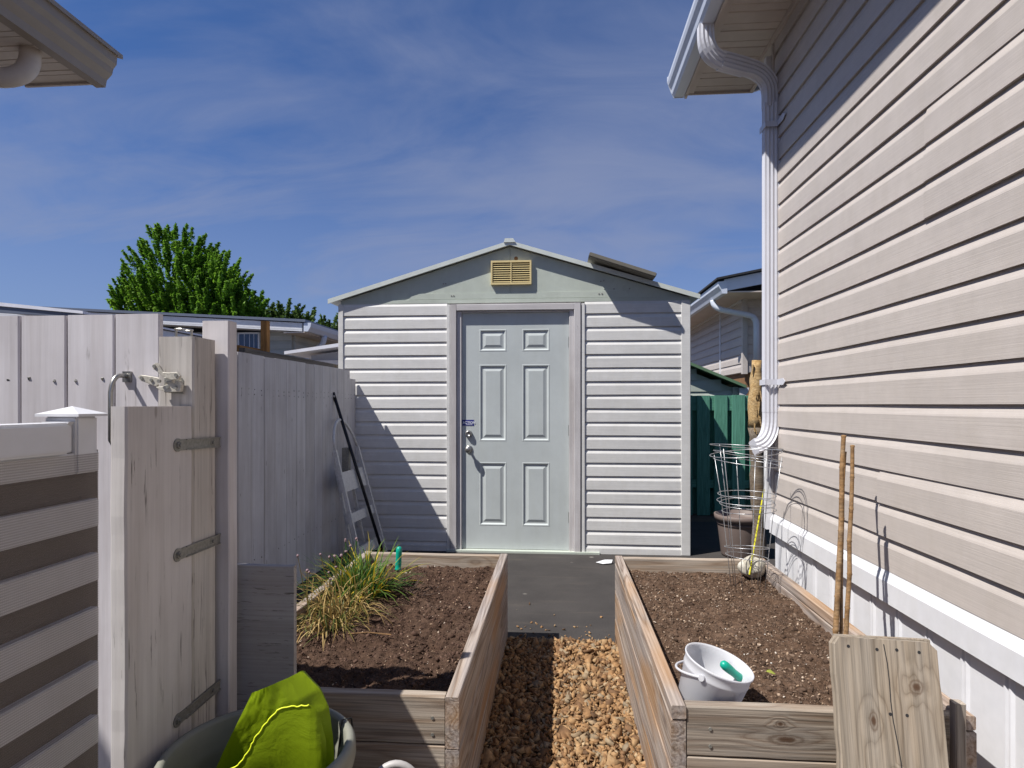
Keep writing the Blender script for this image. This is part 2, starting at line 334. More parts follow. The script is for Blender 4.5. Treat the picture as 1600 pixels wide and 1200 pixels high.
# ------------------------------------------------------------------ mesh helpers
class MB:
    def __init__(s): s.v = []; s.f = []
    def add(s, vs, fs):
        o = len(s.v); s.v += [tuple(v) for v in vs]; s.f += [tuple(i + o for i in f) for f in fs]; return s
    def box(s, x0, x1, y0, y1, z0, z1):
        return s.add([(x0, y0, z0), (x1, y0, z0), (x1, y1, z0), (x0, y1, z0), (x0, y0, z1), (x1, y0, z1), (x1, y1, z1), (x0, y1, z1)],
                     [(0, 3, 2, 1), (4, 5, 6, 7), (0, 1, 5, 4), (1, 2, 6, 5), (2, 3, 7, 6), (3, 0, 4, 7)])
    def prism(s, poly, axis, a, b):
        """poly = 2D outline; extruded along axis from a to b"""
        def P(p, t): return {'x': (t, p[0], p[1]), 'y': (p[0], t, p[1]), 'z': (p[0], p[1], t)}[axis]
        n = len(poly)
        return s.add([P(p, a) for p in poly] + [P(p, b) for p in poly],
                     [tuple(range(n)), tuple(reversed(range(n, 2 * n)))] + [(i, i + n, (i + 1) % n + n, (i + 1) % n) for i in range(n)])
    def tube(s, pts, rad, seg=8, caps=True, prof=None, up=None):
        pts = [Vector(p) for p in pts]; n = len(pts)
        rads = rad if hasattr(rad, '__len__') else [rad] * n
        tan = []
        for i in range(n):
            a = pts[max(i - 1, 0)]; b = pts[min(i + 1, n - 1)]; tan.append((b - a).normalized())
        ref = Vector(up) if up else (Vector((0, 0, 1)) if abs(tan[0].z) < .9 else Vector((1, 0, 0)))
        nrm = (ref - tan[0] * ref.dot(tan[0])).normalized(); vs = []
        for i in range(n):
            nrm = (nrm - tan[i] * nrm.dot(tan[i])).normalized(); bi = tan[i].cross(nrm)
            if prof is None:
                for k_ in range(seg):
                    a = 2 * PI * k_ / seg; vs.append(pts[i] + (nrm * math.cos(a) + bi * math.sin(a)) * rads[i])
            else:
                for (u, w) in prof: vs.append(pts[i] + nrm * u * rads[i] + bi * w * rads[i])
        m = seg if prof is None else len(prof)
        fs = [(i * m + j, i * m + (j + 1) % m, (i + 1) * m + (j + 1) % m, (i + 1) * m + j) for i in range(n - 1) for j in range(m)]
        if caps: fs += [tuple(reversed(range(m))), tuple(range((n - 1) * m, n * m))]
        return s.add(vs, fs)
    def ring(s, c, r, t, nrm=(0, 0, 1), seg=40, tseg=6, ry=None):
        nrm = Vector(nrm).normalized(); a = Vector((1, 0, 0)) if abs(nrm.x) < .9 else Vector((0, 1, 0))
        u = (a - nrm * a.dot(nrm)).normalized(); w = nrm.cross(u); ry = ry or r
        vs = []
        for i in range(seg):
            p = 2 * PI * i / seg; d = (u * math.cos(p) + w * math.sin(p)); cc = Vector(c) + u * math.cos(p) * r + w * math.sin(p) * ry
            for j in range(tseg):
                q = 2 * PI * j / tseg; vs.append(cc + d * math.cos(q) * t + nrm * math.sin(q) * t)
        fs = [(i * tseg + j, ((i + 1) % seg) * tseg + j, ((i + 1) % seg) * tseg + (j + 1) % tseg, i * tseg + (j + 1) % tseg) for i in range(seg) for j in range(tseg)]
        return s.add(vs, fs)
    def lathe(s, prof, seg=40, c=(0, 0, 0)):
        vs = []; n = len(prof)
        for i in range(seg):
            a = 2 * PI * i / seg
            for (r, z) in prof: vs.append((c[0] + r * math.cos(a), c[1] + r * math.sin(a), c[2] + z))
        fs = [(i * n + j, ((i + 1) % seg) * n + j, ((i + 1) % seg) * n + j + 1, i * n + j + 1) for i in range(seg) for j in range(n - 1)]
        return s.add(vs, fs)
    def mesh(s, name, smooth=False):
        me = bpy.data.meshes.new(name); me.from_pydata([tuple(v) for v in s.v], [], s.f); me.update()
        bm = bmesh.new(); bm.from_mesh(me); bmesh.ops.recalc_face_normals(bm, faces=bm.faces); bm.to_mesh(me); bm.free()
        if smooth: me.polygons.foreach_set('use_smooth', [True] * len(me.polygons))
        return me

def plank(L, W, T, seed=0, jit=.0012, ch=.003, n=8):
    """board: length along local x, width along z, thickness along y, edges slightly worn"""
    r = random.Random(seed); vs = []; fs = []
    hw, ht = W / 2, T / 2; c = min(ch, T * .3)
    w1 = [0.0, 0.0, 0.0, 0.0]
    for i in range(n + 1):
        x = -L / 2 + L * i / n
        if 0 < i < n: x += r.uniform(-.2, .2) * L / n
        j = lambda: r.uniform(-jit, jit)
        q = [(-ht, -hw + c), (-ht + c, -hw), (ht - c, -hw), (ht, -hw + c), (ht, hw - c), (ht - c, hw), (-ht + c, hw), (-ht, hw - c)]
        w1 = [q_ * .72 + j() * .55 for q_ in w1]; a, b, d_, e = w1[0], w1[1], w1[2] * .5, w1[3] * .5
        for m_, (yy, z_) in enumerate(q):
            vs.append((x, yy + (d_ if yy < 0 else e) * .5, z_ + (a if z_ < 0 else b)))
    for i in range(n):
        for m_ in range(8): fs.append((i * 8 + m_, i * 8 + (m_ + 1) % 8, (i + 1) * 8 + (m_ + 1) % 8, (i + 1) * 8 + m_))
    fs.append(tuple(range(8))); fs.append(tuple(range(n * 8 + 7, n * 8 - 1, -1)))
    b = MB().add(vs, fs); return b.mesh('plank')

AX = (0, 0, 0)                  # length along x, width up, thickness y
AY = (0, 0, PI / 2)             # length along y, width up, thickness x
VX = (0, PI / 2, 0)             # upright, width along x, thickness y
VY = (0, PI / 2, PI / 2)        # upright, width along y, thickness x
FX = (PI / 2, 0, 0)             # lying flat, length x
FY = (PI / 2, 0, PI / 2)        # lying flat, length y

# ------------------------------------------------------------------ object helpers
def tag(o, label=None, cat=None, group=None, kind=None):
    if label: o['label'] = label
    if cat: o['category'] = cat
    if group: o['group'] = group
    if kind: o['kind'] = kind
    return o
def thing(name, label, cat, loc=(0, 0, 0), rot=(0, 0, 0), group=None):
    o = bpy.data.objects.new(name, None); o.empty_display_size = .1; C.objects.link(o)
    o.location = loc; o.rotation_euler = rot; return tag(o, label, cat, group)
def wloc(p):
    v = Vector((0, 0, 0))
    while p is not None: v += p.location; p = p.parent
    return v
def obj(name, me, mat, parent=None, loc=(0, 0, 0), rot=(0, 0, 0), local=False):
    """loc is a world position unless local; parents in world mode are unrotated"""
    o = bpy.data.objects.new(name, me); C.objects.link(o)
    mats = mat if isinstance(mat, (list, tuple)) else [mat]
    if len(me.materials) == 0:
        for m_ in mats: me.materials.append(m_)
    o.parent = parent
    o.location = Vector(loc) if (local or parent is None) else Vector(loc) - wloc(parent)
    o.rotation_euler = rot
    return o
def board(name, p, mat, x0, x1, y0, y1, z0, z1, kind, seed=None, jit=.0012, n=8, local=False, ch=.003):
    """a plank filling the box given; kind says which way its length runs"""
    cx, cy, cz = (x0 + x1) / 2, (y0 + y1) / 2, (z0 + z1) / 2
    sx, sy, sz = abs(x1 - x0), abs(y1 - y0), abs(z1 - z0)
    L, W, T = {'AX': (sx, sz, sy), 'AY': (sy, sz, sx), 'VX': (sz, sx, sy), 'VY': (sz, sy, sx), 'FX': (sx, sy, sz), 'FY': (sy, sx, sz)}[kind]
    seed = rnd.randrange(10 ** 6) if seed is None else seed
    return obj(name, plank(L, W, T, seed, jit, ch, n), mat, p, (cx, cy, cz), {'AX': AX, 'AY': AY, 'VX': VX, 'VY': VY, 'FX': FX, 'FY': FY}[kind], local)
def boxo(name, p, mat, x0, x1, y0, y1, z0, z1, local=False, bev=.0):
    cx, cy, cz = (x0 + x1) / 2, (y0 + y1) / 2, (z0 + z1) / 2
    hx, hy, hz = abs(x1 - x0) / 2, abs(y1 - y0) / 2, abs(z1 - z0) / 2
    me = MB().box(-hx, hx, -hy, hy, -hz, hz).mesh(name)
    if bev:
        bm = bmesh.new(); bm.from_mesh(me); bmesh.ops.bevel(bm, geom=list(bm.edges), offset=bev, segments=2, affect='EDGES'); bm.to_mesh(me); bm.free()
    return obj(name, me, mat, p, (cx, cy, cz), (0, 0, 0), local)
def np_mesh(name, verts, faces, tone=None):
    """big mesh from numpy; faces (n,k)"""
    me = bpy.data.meshes.new(name); nv = len(verts); nf, kk = faces.shape
    me.vertices.add(nv); me.vertices.foreach_set('co', np.ascontiguousarray(verts, dtype=np.float32).ravel())
    me.loops.add(nf * kk); me.loops.foreach_set('vertex_index', np.ascontiguousarray(faces, dtype=np.int32).ravel())
    me.polygons.add(nf); me.polygons.foreach_set('loop_start', np.arange(0, nf * kk, kk, dtype=np.int32))
    me.update(calc_edges=True); me.validate()
    if tone is not None:
        at = me.attributes.new('tone', 'FLOAT', 'POINT'); at.data.foreach_set('value', np.ascontiguousarray(tone, dtype=np.float32))
    return me
rg = np.random.default_rng(5)
def ico(sub=1):
    bm = bmesh.new(); bmesh.ops.create_icosphere(bm, subdivisions=sub, radius=1.0)
    v = np.array([p.co[:] for p in bm.verts]); f = np.array([[q.index for q in fa.verts] for fa in bm.faces]); bm.free(); return v, f
ICO1 = ico(1)
CUBE = (np.array([(-1, -1, -1), (1, -1, -1), (1, 1, -1), (-1, 1, -1), (-1, -1, 1), (1, -1, 1), (1, 1, 1), (-1, 1, 1)]) * .72,
        np.array([(0, 3, 2), (0, 2, 1), (4, 5, 6), (4, 6, 7), (0, 1, 5), (0, 5, 4), (1, 2, 6), (1, 6, 5), (2, 3, 7), (2, 7, 6), (3, 0, 4), (3, 4, 7)]))
def rubble(pos, size, flat=(.45, .9), seed=0, tone=None, angular=.35, base=None):
    """many small stones in one mesh; pos (n,3), size (n,)"""
    g = np.random.default_rng(seed); v0, f0 = base or ICO1; n = len(pos); nv = len(v0)
    sh = np.repeat(v0[None], n, 0) * (1 + g.uniform(-angular, angular, (n, nv, 1))) + (g.uniform(-.38, .38, (n, nv, 3)) if base else 0)
    sc_ = np.stack([g.uniform(.8, 1.5, n), g.uniform(.5, 1.0, n), g.uniform(flat[0] * .6, flat[1] * .8, n)], 1)
    sh = sh * sc_[:, None, :] * size[:, None, None]
    q = g.normal(size=(n, 4)); q[:, 1:3] *= .45; q /= np.linalg.norm(q, axis=1)[:, None]
    w, x, y, z = q.T
    w, z = w, z
    Rm = np.stack([np.stack([1 - 2 * (y * y + z * z), 2 * (x * y - z * w), 2 * (x * z + y * w)], 1),
                   np.stack([2 * (x * y + z * w), 1 - 2 * (x * x + z * z), 2 * (y * z - x * w)], 1),
                   np.stack([2 * (x * z - y * w), 2 * (y * z + x * w), 1 - 2 * (x * x + y * y)], 1)], 1)
    sh = np.einsum('nij,nkj->nki', Rm, sh) + pos[:, None, :]
    F = (f0[None] + (np.arange(n) * nv)[:, None, None]).reshape(-1, 3)
    t = tone if tone is not None else g.random(n)
    return sh.reshape(-1, 3), F, np.repeat(t, nv)

# ================================================================== GROUND
me = MB().add([(-700, -700, 0), (700, -700, 0), (700, 700, 0), (-700, 700, 0)], [(0, 1, 2, 3)]).mesh('ground')
obj('ground', me, M['earth'], None, (0, 0, -.012))['kind'] = 'structure'
me = MB().add([(-1.9, 3.0, 0), (5.5, 3.0, 0), (5.5, 6.6, 0), (-1.9, 6.6, 0)], [(0, 1, 2, 3)]).mesh('path')
obj('path', me, M['asphalt'], None, (0, 0, 0))['kind'] = 'structure'
me = MB().add([(-1.03, 0, 0), (.296, 0, 0), (.296, 3.15, 0), (-1.03, 3.15, 0)], [(0, 1, 2, 3)]).mesh('gravel_base')
obj('path_base', me, m_plain('gravel_fines', (.17, .10, .05), .95, 0, .1, .4, 60), None, (0, 0, .004))['kind'] = 'structure'

# gravel between the beds
N = 20000
px = rg.uniform(-.30, .315, N); py = rg.uniform(.75, 3.165, N)
sz = rg.gamma(4, .0105 / 4, N) * .78 + .003; sz = np.clip(sz, .005, .026)
pz = .012 + rg.uniform(0, .034, N) - sz * .2
lip = py > 3.12; pz[lip] = .008 + rg.uniform(0, .02, lip.sum())
big = rg.random(N) < .18; sz[big] *= 1.35
V, F, T = rubble(np.stack([px, py, pz], 1), sz, (.35, .75), 11, rg.beta(1.5, 1.5, N), .30, CUBE)
Vl = V.copy()
inner = (V[:, 0] > -.263) & (V[:, 0] < .293) | (V[:, 1] < 1.5)
me = np_mesh('gravel', V, F, T)
go = obj('gravel', me, M['gravel'], None); tag(go, 'tan and orange crushed stone gravel on the path between the raised beds', None, None, 'stuff')
g7 = np.random.default_rng(77); n7 = 90
px = g7.uniform(-.27, .29, n7); py = 3.17 + g7.exponential(.09, n7)
V, F, T = rubble(np.stack([px, py, np.full(n7, .004)], 1), g7.uniform(.002, .010, n7), (.35, .75), 78, None, .3, CUBE)
go = obj('gravel', np_mesh('gravel', V, F, T), M['gravel'], None); tag(go, 'loose gravel chips scattered onto the edge of the dark slab', None, None, 'stuff')
# a few scattered stones on the near left ground
px = rg.uniform(-1.0, -.3, 1600); py = rg.uniform(.9, 1.56, 1600)
V, F, T = rubble(np.stack([px, py, rg.uniform(.004, .03, 1600)], 1), rg.uniform(.007, .02, 1600), (.35, .75), 12, None, .3, CUBE)
go = obj('gravel', np_mesh('gravel', V, F, T), M['gravel'], None); tag(go, 'crushed stone gravel in front of the left raised bed', None, None, 'stuff')

# ================================================================== RAISED BEDS
def bed(x0, x1, label, side_seams, fr_seams, soilmat, clodmat, seed, perl):
    y0, y1, H = 1.60, 3.16, .475; t = .038
    root = thing('raised_bed', label, 'raised bed', ((x0 + x1) / 2, (y0 + y1) / 2, 0), group='raised garden beds')
    zs = [0.012] + side_seams + [H]
    for xa, xb in ((x0, x0 + t), (x1 - t, x1)):
        for a, b in zip(zs[:-1], zs[1:]):
            board('plank', root, M['bed_side'], xa, xb, y0 + rnd.uniform(-.002, .002), y1, a + .0015, b - .0015, 'AY', jit=.0016, n=14)
    zf = [0.012] + fr_seams + [H - .003]
    for ya, yb in ((y0 + .002, y0 + t), (y1 - t, y1 - .002)):
        for a, b in zip(zf[:-1], zf[1:]):
            board('plank', root, M['knotty_front'] if (x0 > 0 and ya < 2 and a > .3) else M['bed_wood'], x0 + t + .002, x1 - t - .002, ya, yb, a + .0012, b - .0012, 'AX', jit=.0016, n=12)
    for cx_ in (x0 + t + .025, x1 - t - .025):
        for cy_ in (y0 + t + .025, y1 - t - .025):
            board('corner_post', root, M['bed_wood'], cx_ - .024, cx_ + .024, cy_ - .024, cy_ + .024, .0, H - .09, 'VX', n=2)
    # screw heads on the front planks
    b = MB()
    for zz_ in (H - .06, H - .105, H - .20, H - .24):
        for xx in ((x1 - t - .035) if x0 < -.5 else (x0 + .10),):
            b.tube([(xx, y0 - .0005, zz_), (xx, y0 + .004, zz_)], .0045, 8)
    obj('screw', b.mesh('screw'), M['zinc'], root, (0, 0, 0))
    root.children[-1].location = -root.location
    # soil surface
    nx, ny = 150, 300
    xs = np.linspace(x0 + t, x1 - t, nx); ys = np.linspace(y0 + t, y1 - t, ny)
    V = np.zeros((ny, nx, 3))
    for j, yy in enumerate(ys):
        for i, xx in enumerate(xs):
            h = (.024 if x0 < -.5 else .013) * mnoise.fractal(Vector((xx * 4.5, yy * 4.5, seed)), 1.0, 2.0, 4) + .0105 * mnoise.fractal(Vector((xx * 26, yy * 26, seed + 3)), .9, 2.1, 4)
            d = mnoise.noise(Vector((xx * 8, yy * 8, seed + 9)))
            h -= .012 * max(0, d - .28) * 3
            V[j, i] = (xx, yy, .405 + h + (.012 * math.sin((yy - y0) * 2.0) if x0 < -.5 else 0) - (.022 * max(0, 1 - (yy - y0 - t) / .07)))
    V = V.reshape(-1, 3)
    idx = np.arange(nx * ny).reshape(ny, nx)
    F = np.stack([idx[:-1, :-1], idx[:-1, 1:], idx[1:, 1:], idx[1:, :-1]], -1).reshape(-1, 4)
    me = np_mesh('soil', V, F); me.polygons.foreach_set('use_smooth', [True] * len(me.polygons))
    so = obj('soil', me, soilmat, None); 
    tag(so, 'dark brown soil filling the ' + ('left' if x0 < -.5 else 'right') + ' raised bed', None, None, 'stuff')
    # clods, bark and perlite
    def hgt(px_, py_):
        i = np.clip(((px_ - xs[0]) / (xs[-1] - xs[0]) * (nx - 1)).astype(int), 0, nx - 1)
        j = np.clip(((py_ - ys[0]) / (ys[-1] - ys[0]) * (ny - 1)).astype(int), 0, ny - 1)
        return V.reshape(ny, nx, 3)[j, i, 2]
    g = np.random.default_rng(int(seed * 10) + 1)
    n = 15000; cx = g.uniform(xs[0] + .006, xs[-1] - .006, n); cy = g.uniform(ys[0] + .006, ys[-1] - .006, n)
    s_ = np.clip(g.gamma(1.5, .0014, n), .0010, .011)
    A = rubble(np.stack([cx, cy, hgt(cx, cy) + s_ * .15], 1), s_, (.6, 1.2), int(seed) + 5)
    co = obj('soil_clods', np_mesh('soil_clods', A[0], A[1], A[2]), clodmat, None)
    tag(co, 'loose crumbs of soil lying on the ' + ('left' if x0 < -.5 else 'right') + ' raised bed', None, None, 'stuff')
    n = perl; cx = g.uniform(xs[0] + .006, xs[-1] - .006, n); cy = g.uniform(ys[0] + .006, ys[-1] - .006, n)
    keep = np.array([mnoise.noise(Vector((a * 5, b * 5, seed + 20))) + g.uniform(-.45, .45) > -.05 for a, b in zip(cx, cy)])
    cx, cy = cx[keep], cy[keep]; n = len(cx)
    s_ = np.clip(g.gamma(2.4, .00095, n), .0012, .0062)
    A = rubble(np.stack([cx, cy, hgt(cx, cy) + s_ * .55], 1), s_, (.35, .9), int(seed) + 6, g.beta(1.1, 1.5, n))
    co = obj('perlite', np_mesh('perlite', A[0], A[1], A[2]), M['perlite'], None)
    tag(co, 'pale perlite and bark specks over the ' + ('left' if x0 < -.5 else 'right') + ' raised bed', None, None, 'stuff')
    return root, hgt
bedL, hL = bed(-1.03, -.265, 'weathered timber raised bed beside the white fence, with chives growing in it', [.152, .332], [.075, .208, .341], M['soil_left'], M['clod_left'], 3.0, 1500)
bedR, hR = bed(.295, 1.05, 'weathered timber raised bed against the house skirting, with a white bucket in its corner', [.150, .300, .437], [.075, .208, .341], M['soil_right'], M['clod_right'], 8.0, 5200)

# ================================================================== SHED
S = 5.13
SX0, SX1, CX = -1.908, 1.099, -.409
shed = thing('garden_shed', 'white clad garden shed with pale green gable and panelled door', 'shed', (CX, S + 1.2, 0))
ZE = 2.15; ZP = 2.62
def lap_mesh(L, p, out, inn, tail=.012, brk=.58):
    prof = [(-out, 0), (-out, p * brk), (-out + (out - inn) * .12, p * (brk + .045)), (-inn, p), (-inn + .0005, p + tail), (0.0, p + tail), (0.0, 0.001)]
    # outward is local -y ; length along local x ; slight sag between supports
    b = MB(); n = max(2, int(L / .35)); m_ = len(prof); vs = []; fs = []
    for i in range(n + 1):
        x = -L / 2 + L * i / n; s1 = rnd.uniform(-.0013, .0013); s2 = rnd.uniform(-.0010, .0010)
        for (yy, z_) in prof: vs.append((x, yy + (s1 if yy < -.006 else 0), z_ + s2))
    for i in range(n):
        for j in range(m_): fs.append((i * m_ + j, i * m_ + (j + 1) % m_, (i + 1) * m_ + (j + 1) % m_, (i + 1) * m_ + j))
    fs += [tuple(range(m_)), tuple(range(n * m_ + m_ - 1, n * m_ - 1, -1))]
    return b.add(vs, fs).mesh('siding_strip')
pitch = .1145
# wall core
boxo('wall_panel', shed, M['shed_siding'], SX0 + .012, -.93, S + .001, S + .05, .0, ZE)
boxo('wall_panel', shed, M['shed_siding'], .20, SX1 - .012, S + .001, S + .05, .0, ZE)
boxo('side_wall', shed, M['shed_siding'], SX0 + .01, SX0 + .05, S + .05, S + 2.5, 0, ZE)
boxo('side_wall', shed, M['shed_siding'], SX1 - .05, SX1 - .01, S + .05, S + 2.5, 0, ZE)
boxo('back_wall', shed, M['shed_siding'], SX0 + .012, SX1 - .012, S + 2.45, S + 2.49, 0, ZE - .002)
for xa, xb in ((SX0 + .045, -.952), (.225, SX1 - .075)):
    z = -.03 if xa < 0 else -.03
    i = 0
    while z < 2.06:
        zz_ = z + pitch
        obj('siding_strip', lap_mesh(xb - xa, pitch, .0185, .004, .012, .66), M['shed_siding'], shed, ((xa + xb) / 2, S, z))
        z = zz_; i += 1
# corner trims and channels
for xa, xb in ((SX0, SX0 + .045), (SX1 - .075, SX1)):
    boxo('corner_trim', shed, M['shed_siding'], xa, xb, S - .026, S + .06, .0, ZE - .02, bev=.003)
for xa in (-.953, .197):
    boxo('trim_channel', shed, M['shed_siding'], xa, xa + .028, S - .028, S + .02, .0, ZE - .035, bev=.002)
# horizontal trim under the gable
boxo('trim_band', shed, M['gable'], SX0 + .02, SX1 - .01, S - .012, S + .02, 2.128, 2.163, bev=.003)
# gable sheets
def gz(x): return ZP - .012 - abs(x - CX) * ((ZP - ZE) / (1.56))
for xa, xb in ((SX0 + .01, CX - .0015), (CX + .0015, SX1 - .005)):
    pts = [(xa, 2.164), (xb, 2.164), (xb, gz(xb)), (xa, gz(xa))]
    pts = [p for p in pts]
    b = MB().prism(pts, 'y', S - .004, S + .01); me = b.mesh('gable_sheet')
    obj('gable_sheet', me, M['gable'], shed, (0, 0, 0)); shed.children[-1].location = -shed.location
b = MB().prism([(SX0 + .62, 2.166), (SX1 - .50, 2.166), (SX1 - .53, 2.216), (SX0 + .66, 2.216)], 'y', S - .0075, S - .0045)
o = obj('gable_rib', b.mesh('gable_rib'), M['gable'], shed); o.location = -shed.location
# screws on gable
b = MB()
for (sx, sz_) in ((-.915, 2.195), (-.895, 2.195), (-.985, 2.30), (-.965, 2.30), (.345, 2.195), (.37, 2.195), (.36, 2.30), (.385, 2.305), (.60, 2.235), (.47, 2.235)):
    b.tube([(sx, S - .0105, sz_), (sx, S - .003, sz_)], .006, 8)
o = obj('screw', b.mesh('screw'), M['zinc'], shed); o.location = -shed.location
# small patch plates on the gable
for (xa, xb, za_, zb) in ((.385, .50, 2.235, 2.285), (.54, .60, 2.215, 2.262), (.40, .47, 2.286, 2.315)):
    boxo('patch_plate', shed, M['gable'], xa, xb, S - .0075, S - .0042, za_, zb)
# round hole above the vent
o = obj('vent_hole', MB().tube([(-.358, S - .0055, 2.507), (-.358, S - .0046, 2.507)], .017, 16).mesh('vent_hole'), M['brown_wall'], shed); o.location = -shed.location
# yellow louvre vent
vent = boxo('louvre_vent', shed, M['dark'], -.565, -.233, S - .010, S - .0045, 2.288, 2.478)
tag(vent, 'yellowed plastic louvre vent')
def vpart(name, x0, x1, z0, z1, y0, y1):
    return boxo(name, vent, M['vent'], x0, x1, y0, y1, z0, z1)
vpart('frame', -.572, -.558, 2.281, 2.485, S - .034, S - .004); vpart('frame', -.240, -.226, 2.281, 2.485, S - .034, S - .004)
vpart('frame', -.558, -.240, 2.281, 2.297, S - .034, S - .004); vpart('frame', -.558, -.240, 2.469, 2.485, S - .034, S - .004)
vpart('frame', -.403, -.395, 2.297, 2.469, S - .033, S - .006)
for i in range(9):
    z = 2.303 + i * .0186
    for xa, xb in ((-.558, -.403), (-.395, -.240)):
        b = MB().prism([(S - .031, z), (S - .028, z + .001), (S - .012, z + .015), (S - .015, z + .014)], 'x', xa, xb)
        o = obj('slat', b.mesh('slat'), M['vent'], vent); o.location = -wloc(vent)
# roof
RO = .052
slope = (ZP - ZE) / 1.56
for sgn in (-1, 1):
    xe = CX + sgn * 1.575; ze = ZP - 1.575 * slope
    b = MB().prism([(CX, ZP), (xe, ze), (xe, ze + .022), (CX, ZP + .022)], 'y', S - RO + .012, S + 2.56)
    o = obj('roof_sheet', b.mesh('roof_sheet'), M['roof_edge'], shed); o.location = -shed.location
    b = MB().prism([(CX, ZP - .008), (xe + sgn * .006, ze - .012), (xe + sgn * .006, ze + .027), (CX, ZP + .028)], 'y', S - RO - .003, S - RO + .010)
    o = obj('roof_trim', b.mesh('roof_trim'), M['roof_edge'], shed); o.location = -shed.location
b = MB().prism([(CX - .05, ZP + .012), (CX - .04, ZP + .045), (CX + .03, ZP + .045), (CX + .05, ZP + .012)], 'y', S - RO - .012, S + 2.57)
o = obj('ridge_cap', b.mesh('ridge_cap'), M['roof_edge'], shed); o.location = -shed.location
# door casing
boxo('gap_cover_panel', shed, M['white_vinyl'], -.945, .215, S + .062, S + .075, 0, 2.14)  # panel added behind the door surround to cover see-through gaps
boxo('head_panel', shed, M['casing'], -.925, .192, S - .003, S + .05, 2.062, 2.127)
boxo('sill', shed, M['gable'], -.95, .35, S - .05, S + .06, -.004, .018, bev=.003)
for xa, xb in ((-.922, -.868), (.135, .190)):
    board('door_casing', shed, M['casing'], xa, xb, S - .036, S - .004, .018, 2.115, 'VX', jit=.0008)
board('door_casing', shed, M['casing'], -.867, .134, S - .036, S - .004, 2.062, 2.114, 'AX', jit=.0008)
for xa, xb in ((-.868, -.826), (.094, .135)):
    board('door_jamb', shed, M['casing'], xa, xb, S - .016, S + .06, .018, 2.060, 'VX', jit=.0004, n=3)
board('door_jamb', shed, M['casing'], -.826, .094, S - .016, S + .06, 2.048, 2.0605, 'AX', jit=.0003, n=3)
# the door
YD = S + .008
door = thing('door', None, None, (0, 0, 0)); door.parent = shed; door.location = Vector((-.366, YD, .02)) - shed.location
del_keys = [k_ for k_ in door.keys()]
DX0, DX1, DZ0, DZ1 = -.825, .092, .022, 2.047
pan = [(-.675, -.440, 1.715, 1.905), (-.306, -.071, 1.715, 1.905), (-.675, -.440, .945, 1.602), (-.306, -.071, .945, 1.602), (-.675, -.440, .220, .765), (-.306, -.071, .220, .765)]
xs_ = sorted({DX0, DX1} | {p[0] for p in pan} | {p[1] for p in pan}); zs_ = sorted({DZ0, DZ1} | {p[2] for p in pan} | {p[3] for p in pan})
b = MB(); vi = {}
for i, x in enumerate(xs_):
    for j, z in enumerate(zs_): vi[i, j] = len(b.v); b.v.append((x, YD, z))
for i in range(len(xs_) - 1):
    for j in range(len(zs_) - 1):
        mx_, mz_ = (xs_[i] + xs_[i + 1]) / 2, (zs_[j] + zs_[j + 1]) / 2
        if not any(p[0] < mx_ < p[1] and p[2] < mz_ < p[3] for p in pan): b.f.append((vi[i, j], vi[i + 1, j], vi[i + 1, j + 1], vi[i, j + 1]))
b.add([(DX0, YD, DZ0), (DX1, YD, DZ0), (DX1, YD + .04, DZ0), (DX0, YD + .04, DZ0), (DX0, YD, DZ1), (DX1, YD, DZ1), (DX1, YD + .04, DZ1), (DX0, YD + .04, DZ1)],
      [(0, 3, 2, 1), (4, 5, 6, 7), (1, 2, 6, 5), (2, 3, 7, 6), (3, 0, 4, 7)])
o = obj('door_leaf', b.mesh('door_leaf'), M['door'], door); o.location = -wloc(door)
for (x0, x1, z0, z1) in pan:
    steps = [(0, 0), (.005, -.0018), (.011, -.0012), (.022, .0085), (.034, .0078), (.056, .0008)]
    vs = []
    for (ins, dep) in steps: vs += [(x0 + ins, YD + dep, z0 + ins), (x1 - ins, YD + dep, z0 + ins), (x1 - ins, YD + dep, z1 - ins), (x0 + ins, YD + dep, z1 - ins)]
    fs = [(4 * s_ + a, 4 * s_ + (a + 1) % 4, 4 * s_ + 4 + (a + 1) % 4, 4 * s_ + 4 + a) for s_ in range(5) for a in range(4)] + [(20, 21, 22, 23)]
    o = obj('door_panel', MB().add(vs, fs).mesh('door_panel'), M['door'], door); o.location = -wloc(door)
def lathe_y(prof, c, seg=24):
    b = MB(); vs = []; n = len(prof)
    for i in range(seg):
        a = 2 * PI * i / seg
        for (r, yy) in prof: vs.append((c[0] + r * math.cos(a), c[1] - yy, c[2] + r * math.sin(a)))
    fs = [(i * n + j, ((i + 1) % seg) * n + j, ((i + 1) % seg) * n + j + 1, i * n + j + 1) for i in range(seg) for j in range(n - 1)]
    return b.add(vs, fs)
o = obj('door_knob', lathe_y([(.0, .0), (.033, .0), (.033, .004), (.028, .009), (.012, .012), (.011, .032), (.018, .038), (.027, .048), (.028, .058), (.022, .068), (.010, .072), (0, .072)], (-.765, YD, .875)).mesh('door_knob', True), M['steel'], door); o.location = -wloc(door)
o = obj('deadbolt', lathe_y([(0, 0), (.031, 0), (.031, .010), (.027, .024), (.017, .030), (.016, .026), (0, .026)], (-.767, YD, 1.008)).mesh('deadbolt', True), M['steel'], door); o.location = -wloc(door)
for z in (.30, 1.04, 1.79):
    o = obj('hinge', MB().tube([(.094, YD - .008, z - .045), (.094, YD - .008, z + .045)], .006, 10).mesh('hinge'), M['steel'], door); o.location = -wloc(door)
st = boxo('door_sticker', door, M['sticker'], -.822, -.722, YD - .0022, YD - .0008, 1.078, 1.128)
cu = bpy.data.curves.new('lettering', 'FONT'); cu.body = 'ACTION'; cu.size = .029; cu.extrude = .0003; cu.align_x = 'CENTER'
cu.offset = .0006
to = bpy.data.objects.new('tmp', cu); C.objects.link(to); bpy.context.view_layer.update()
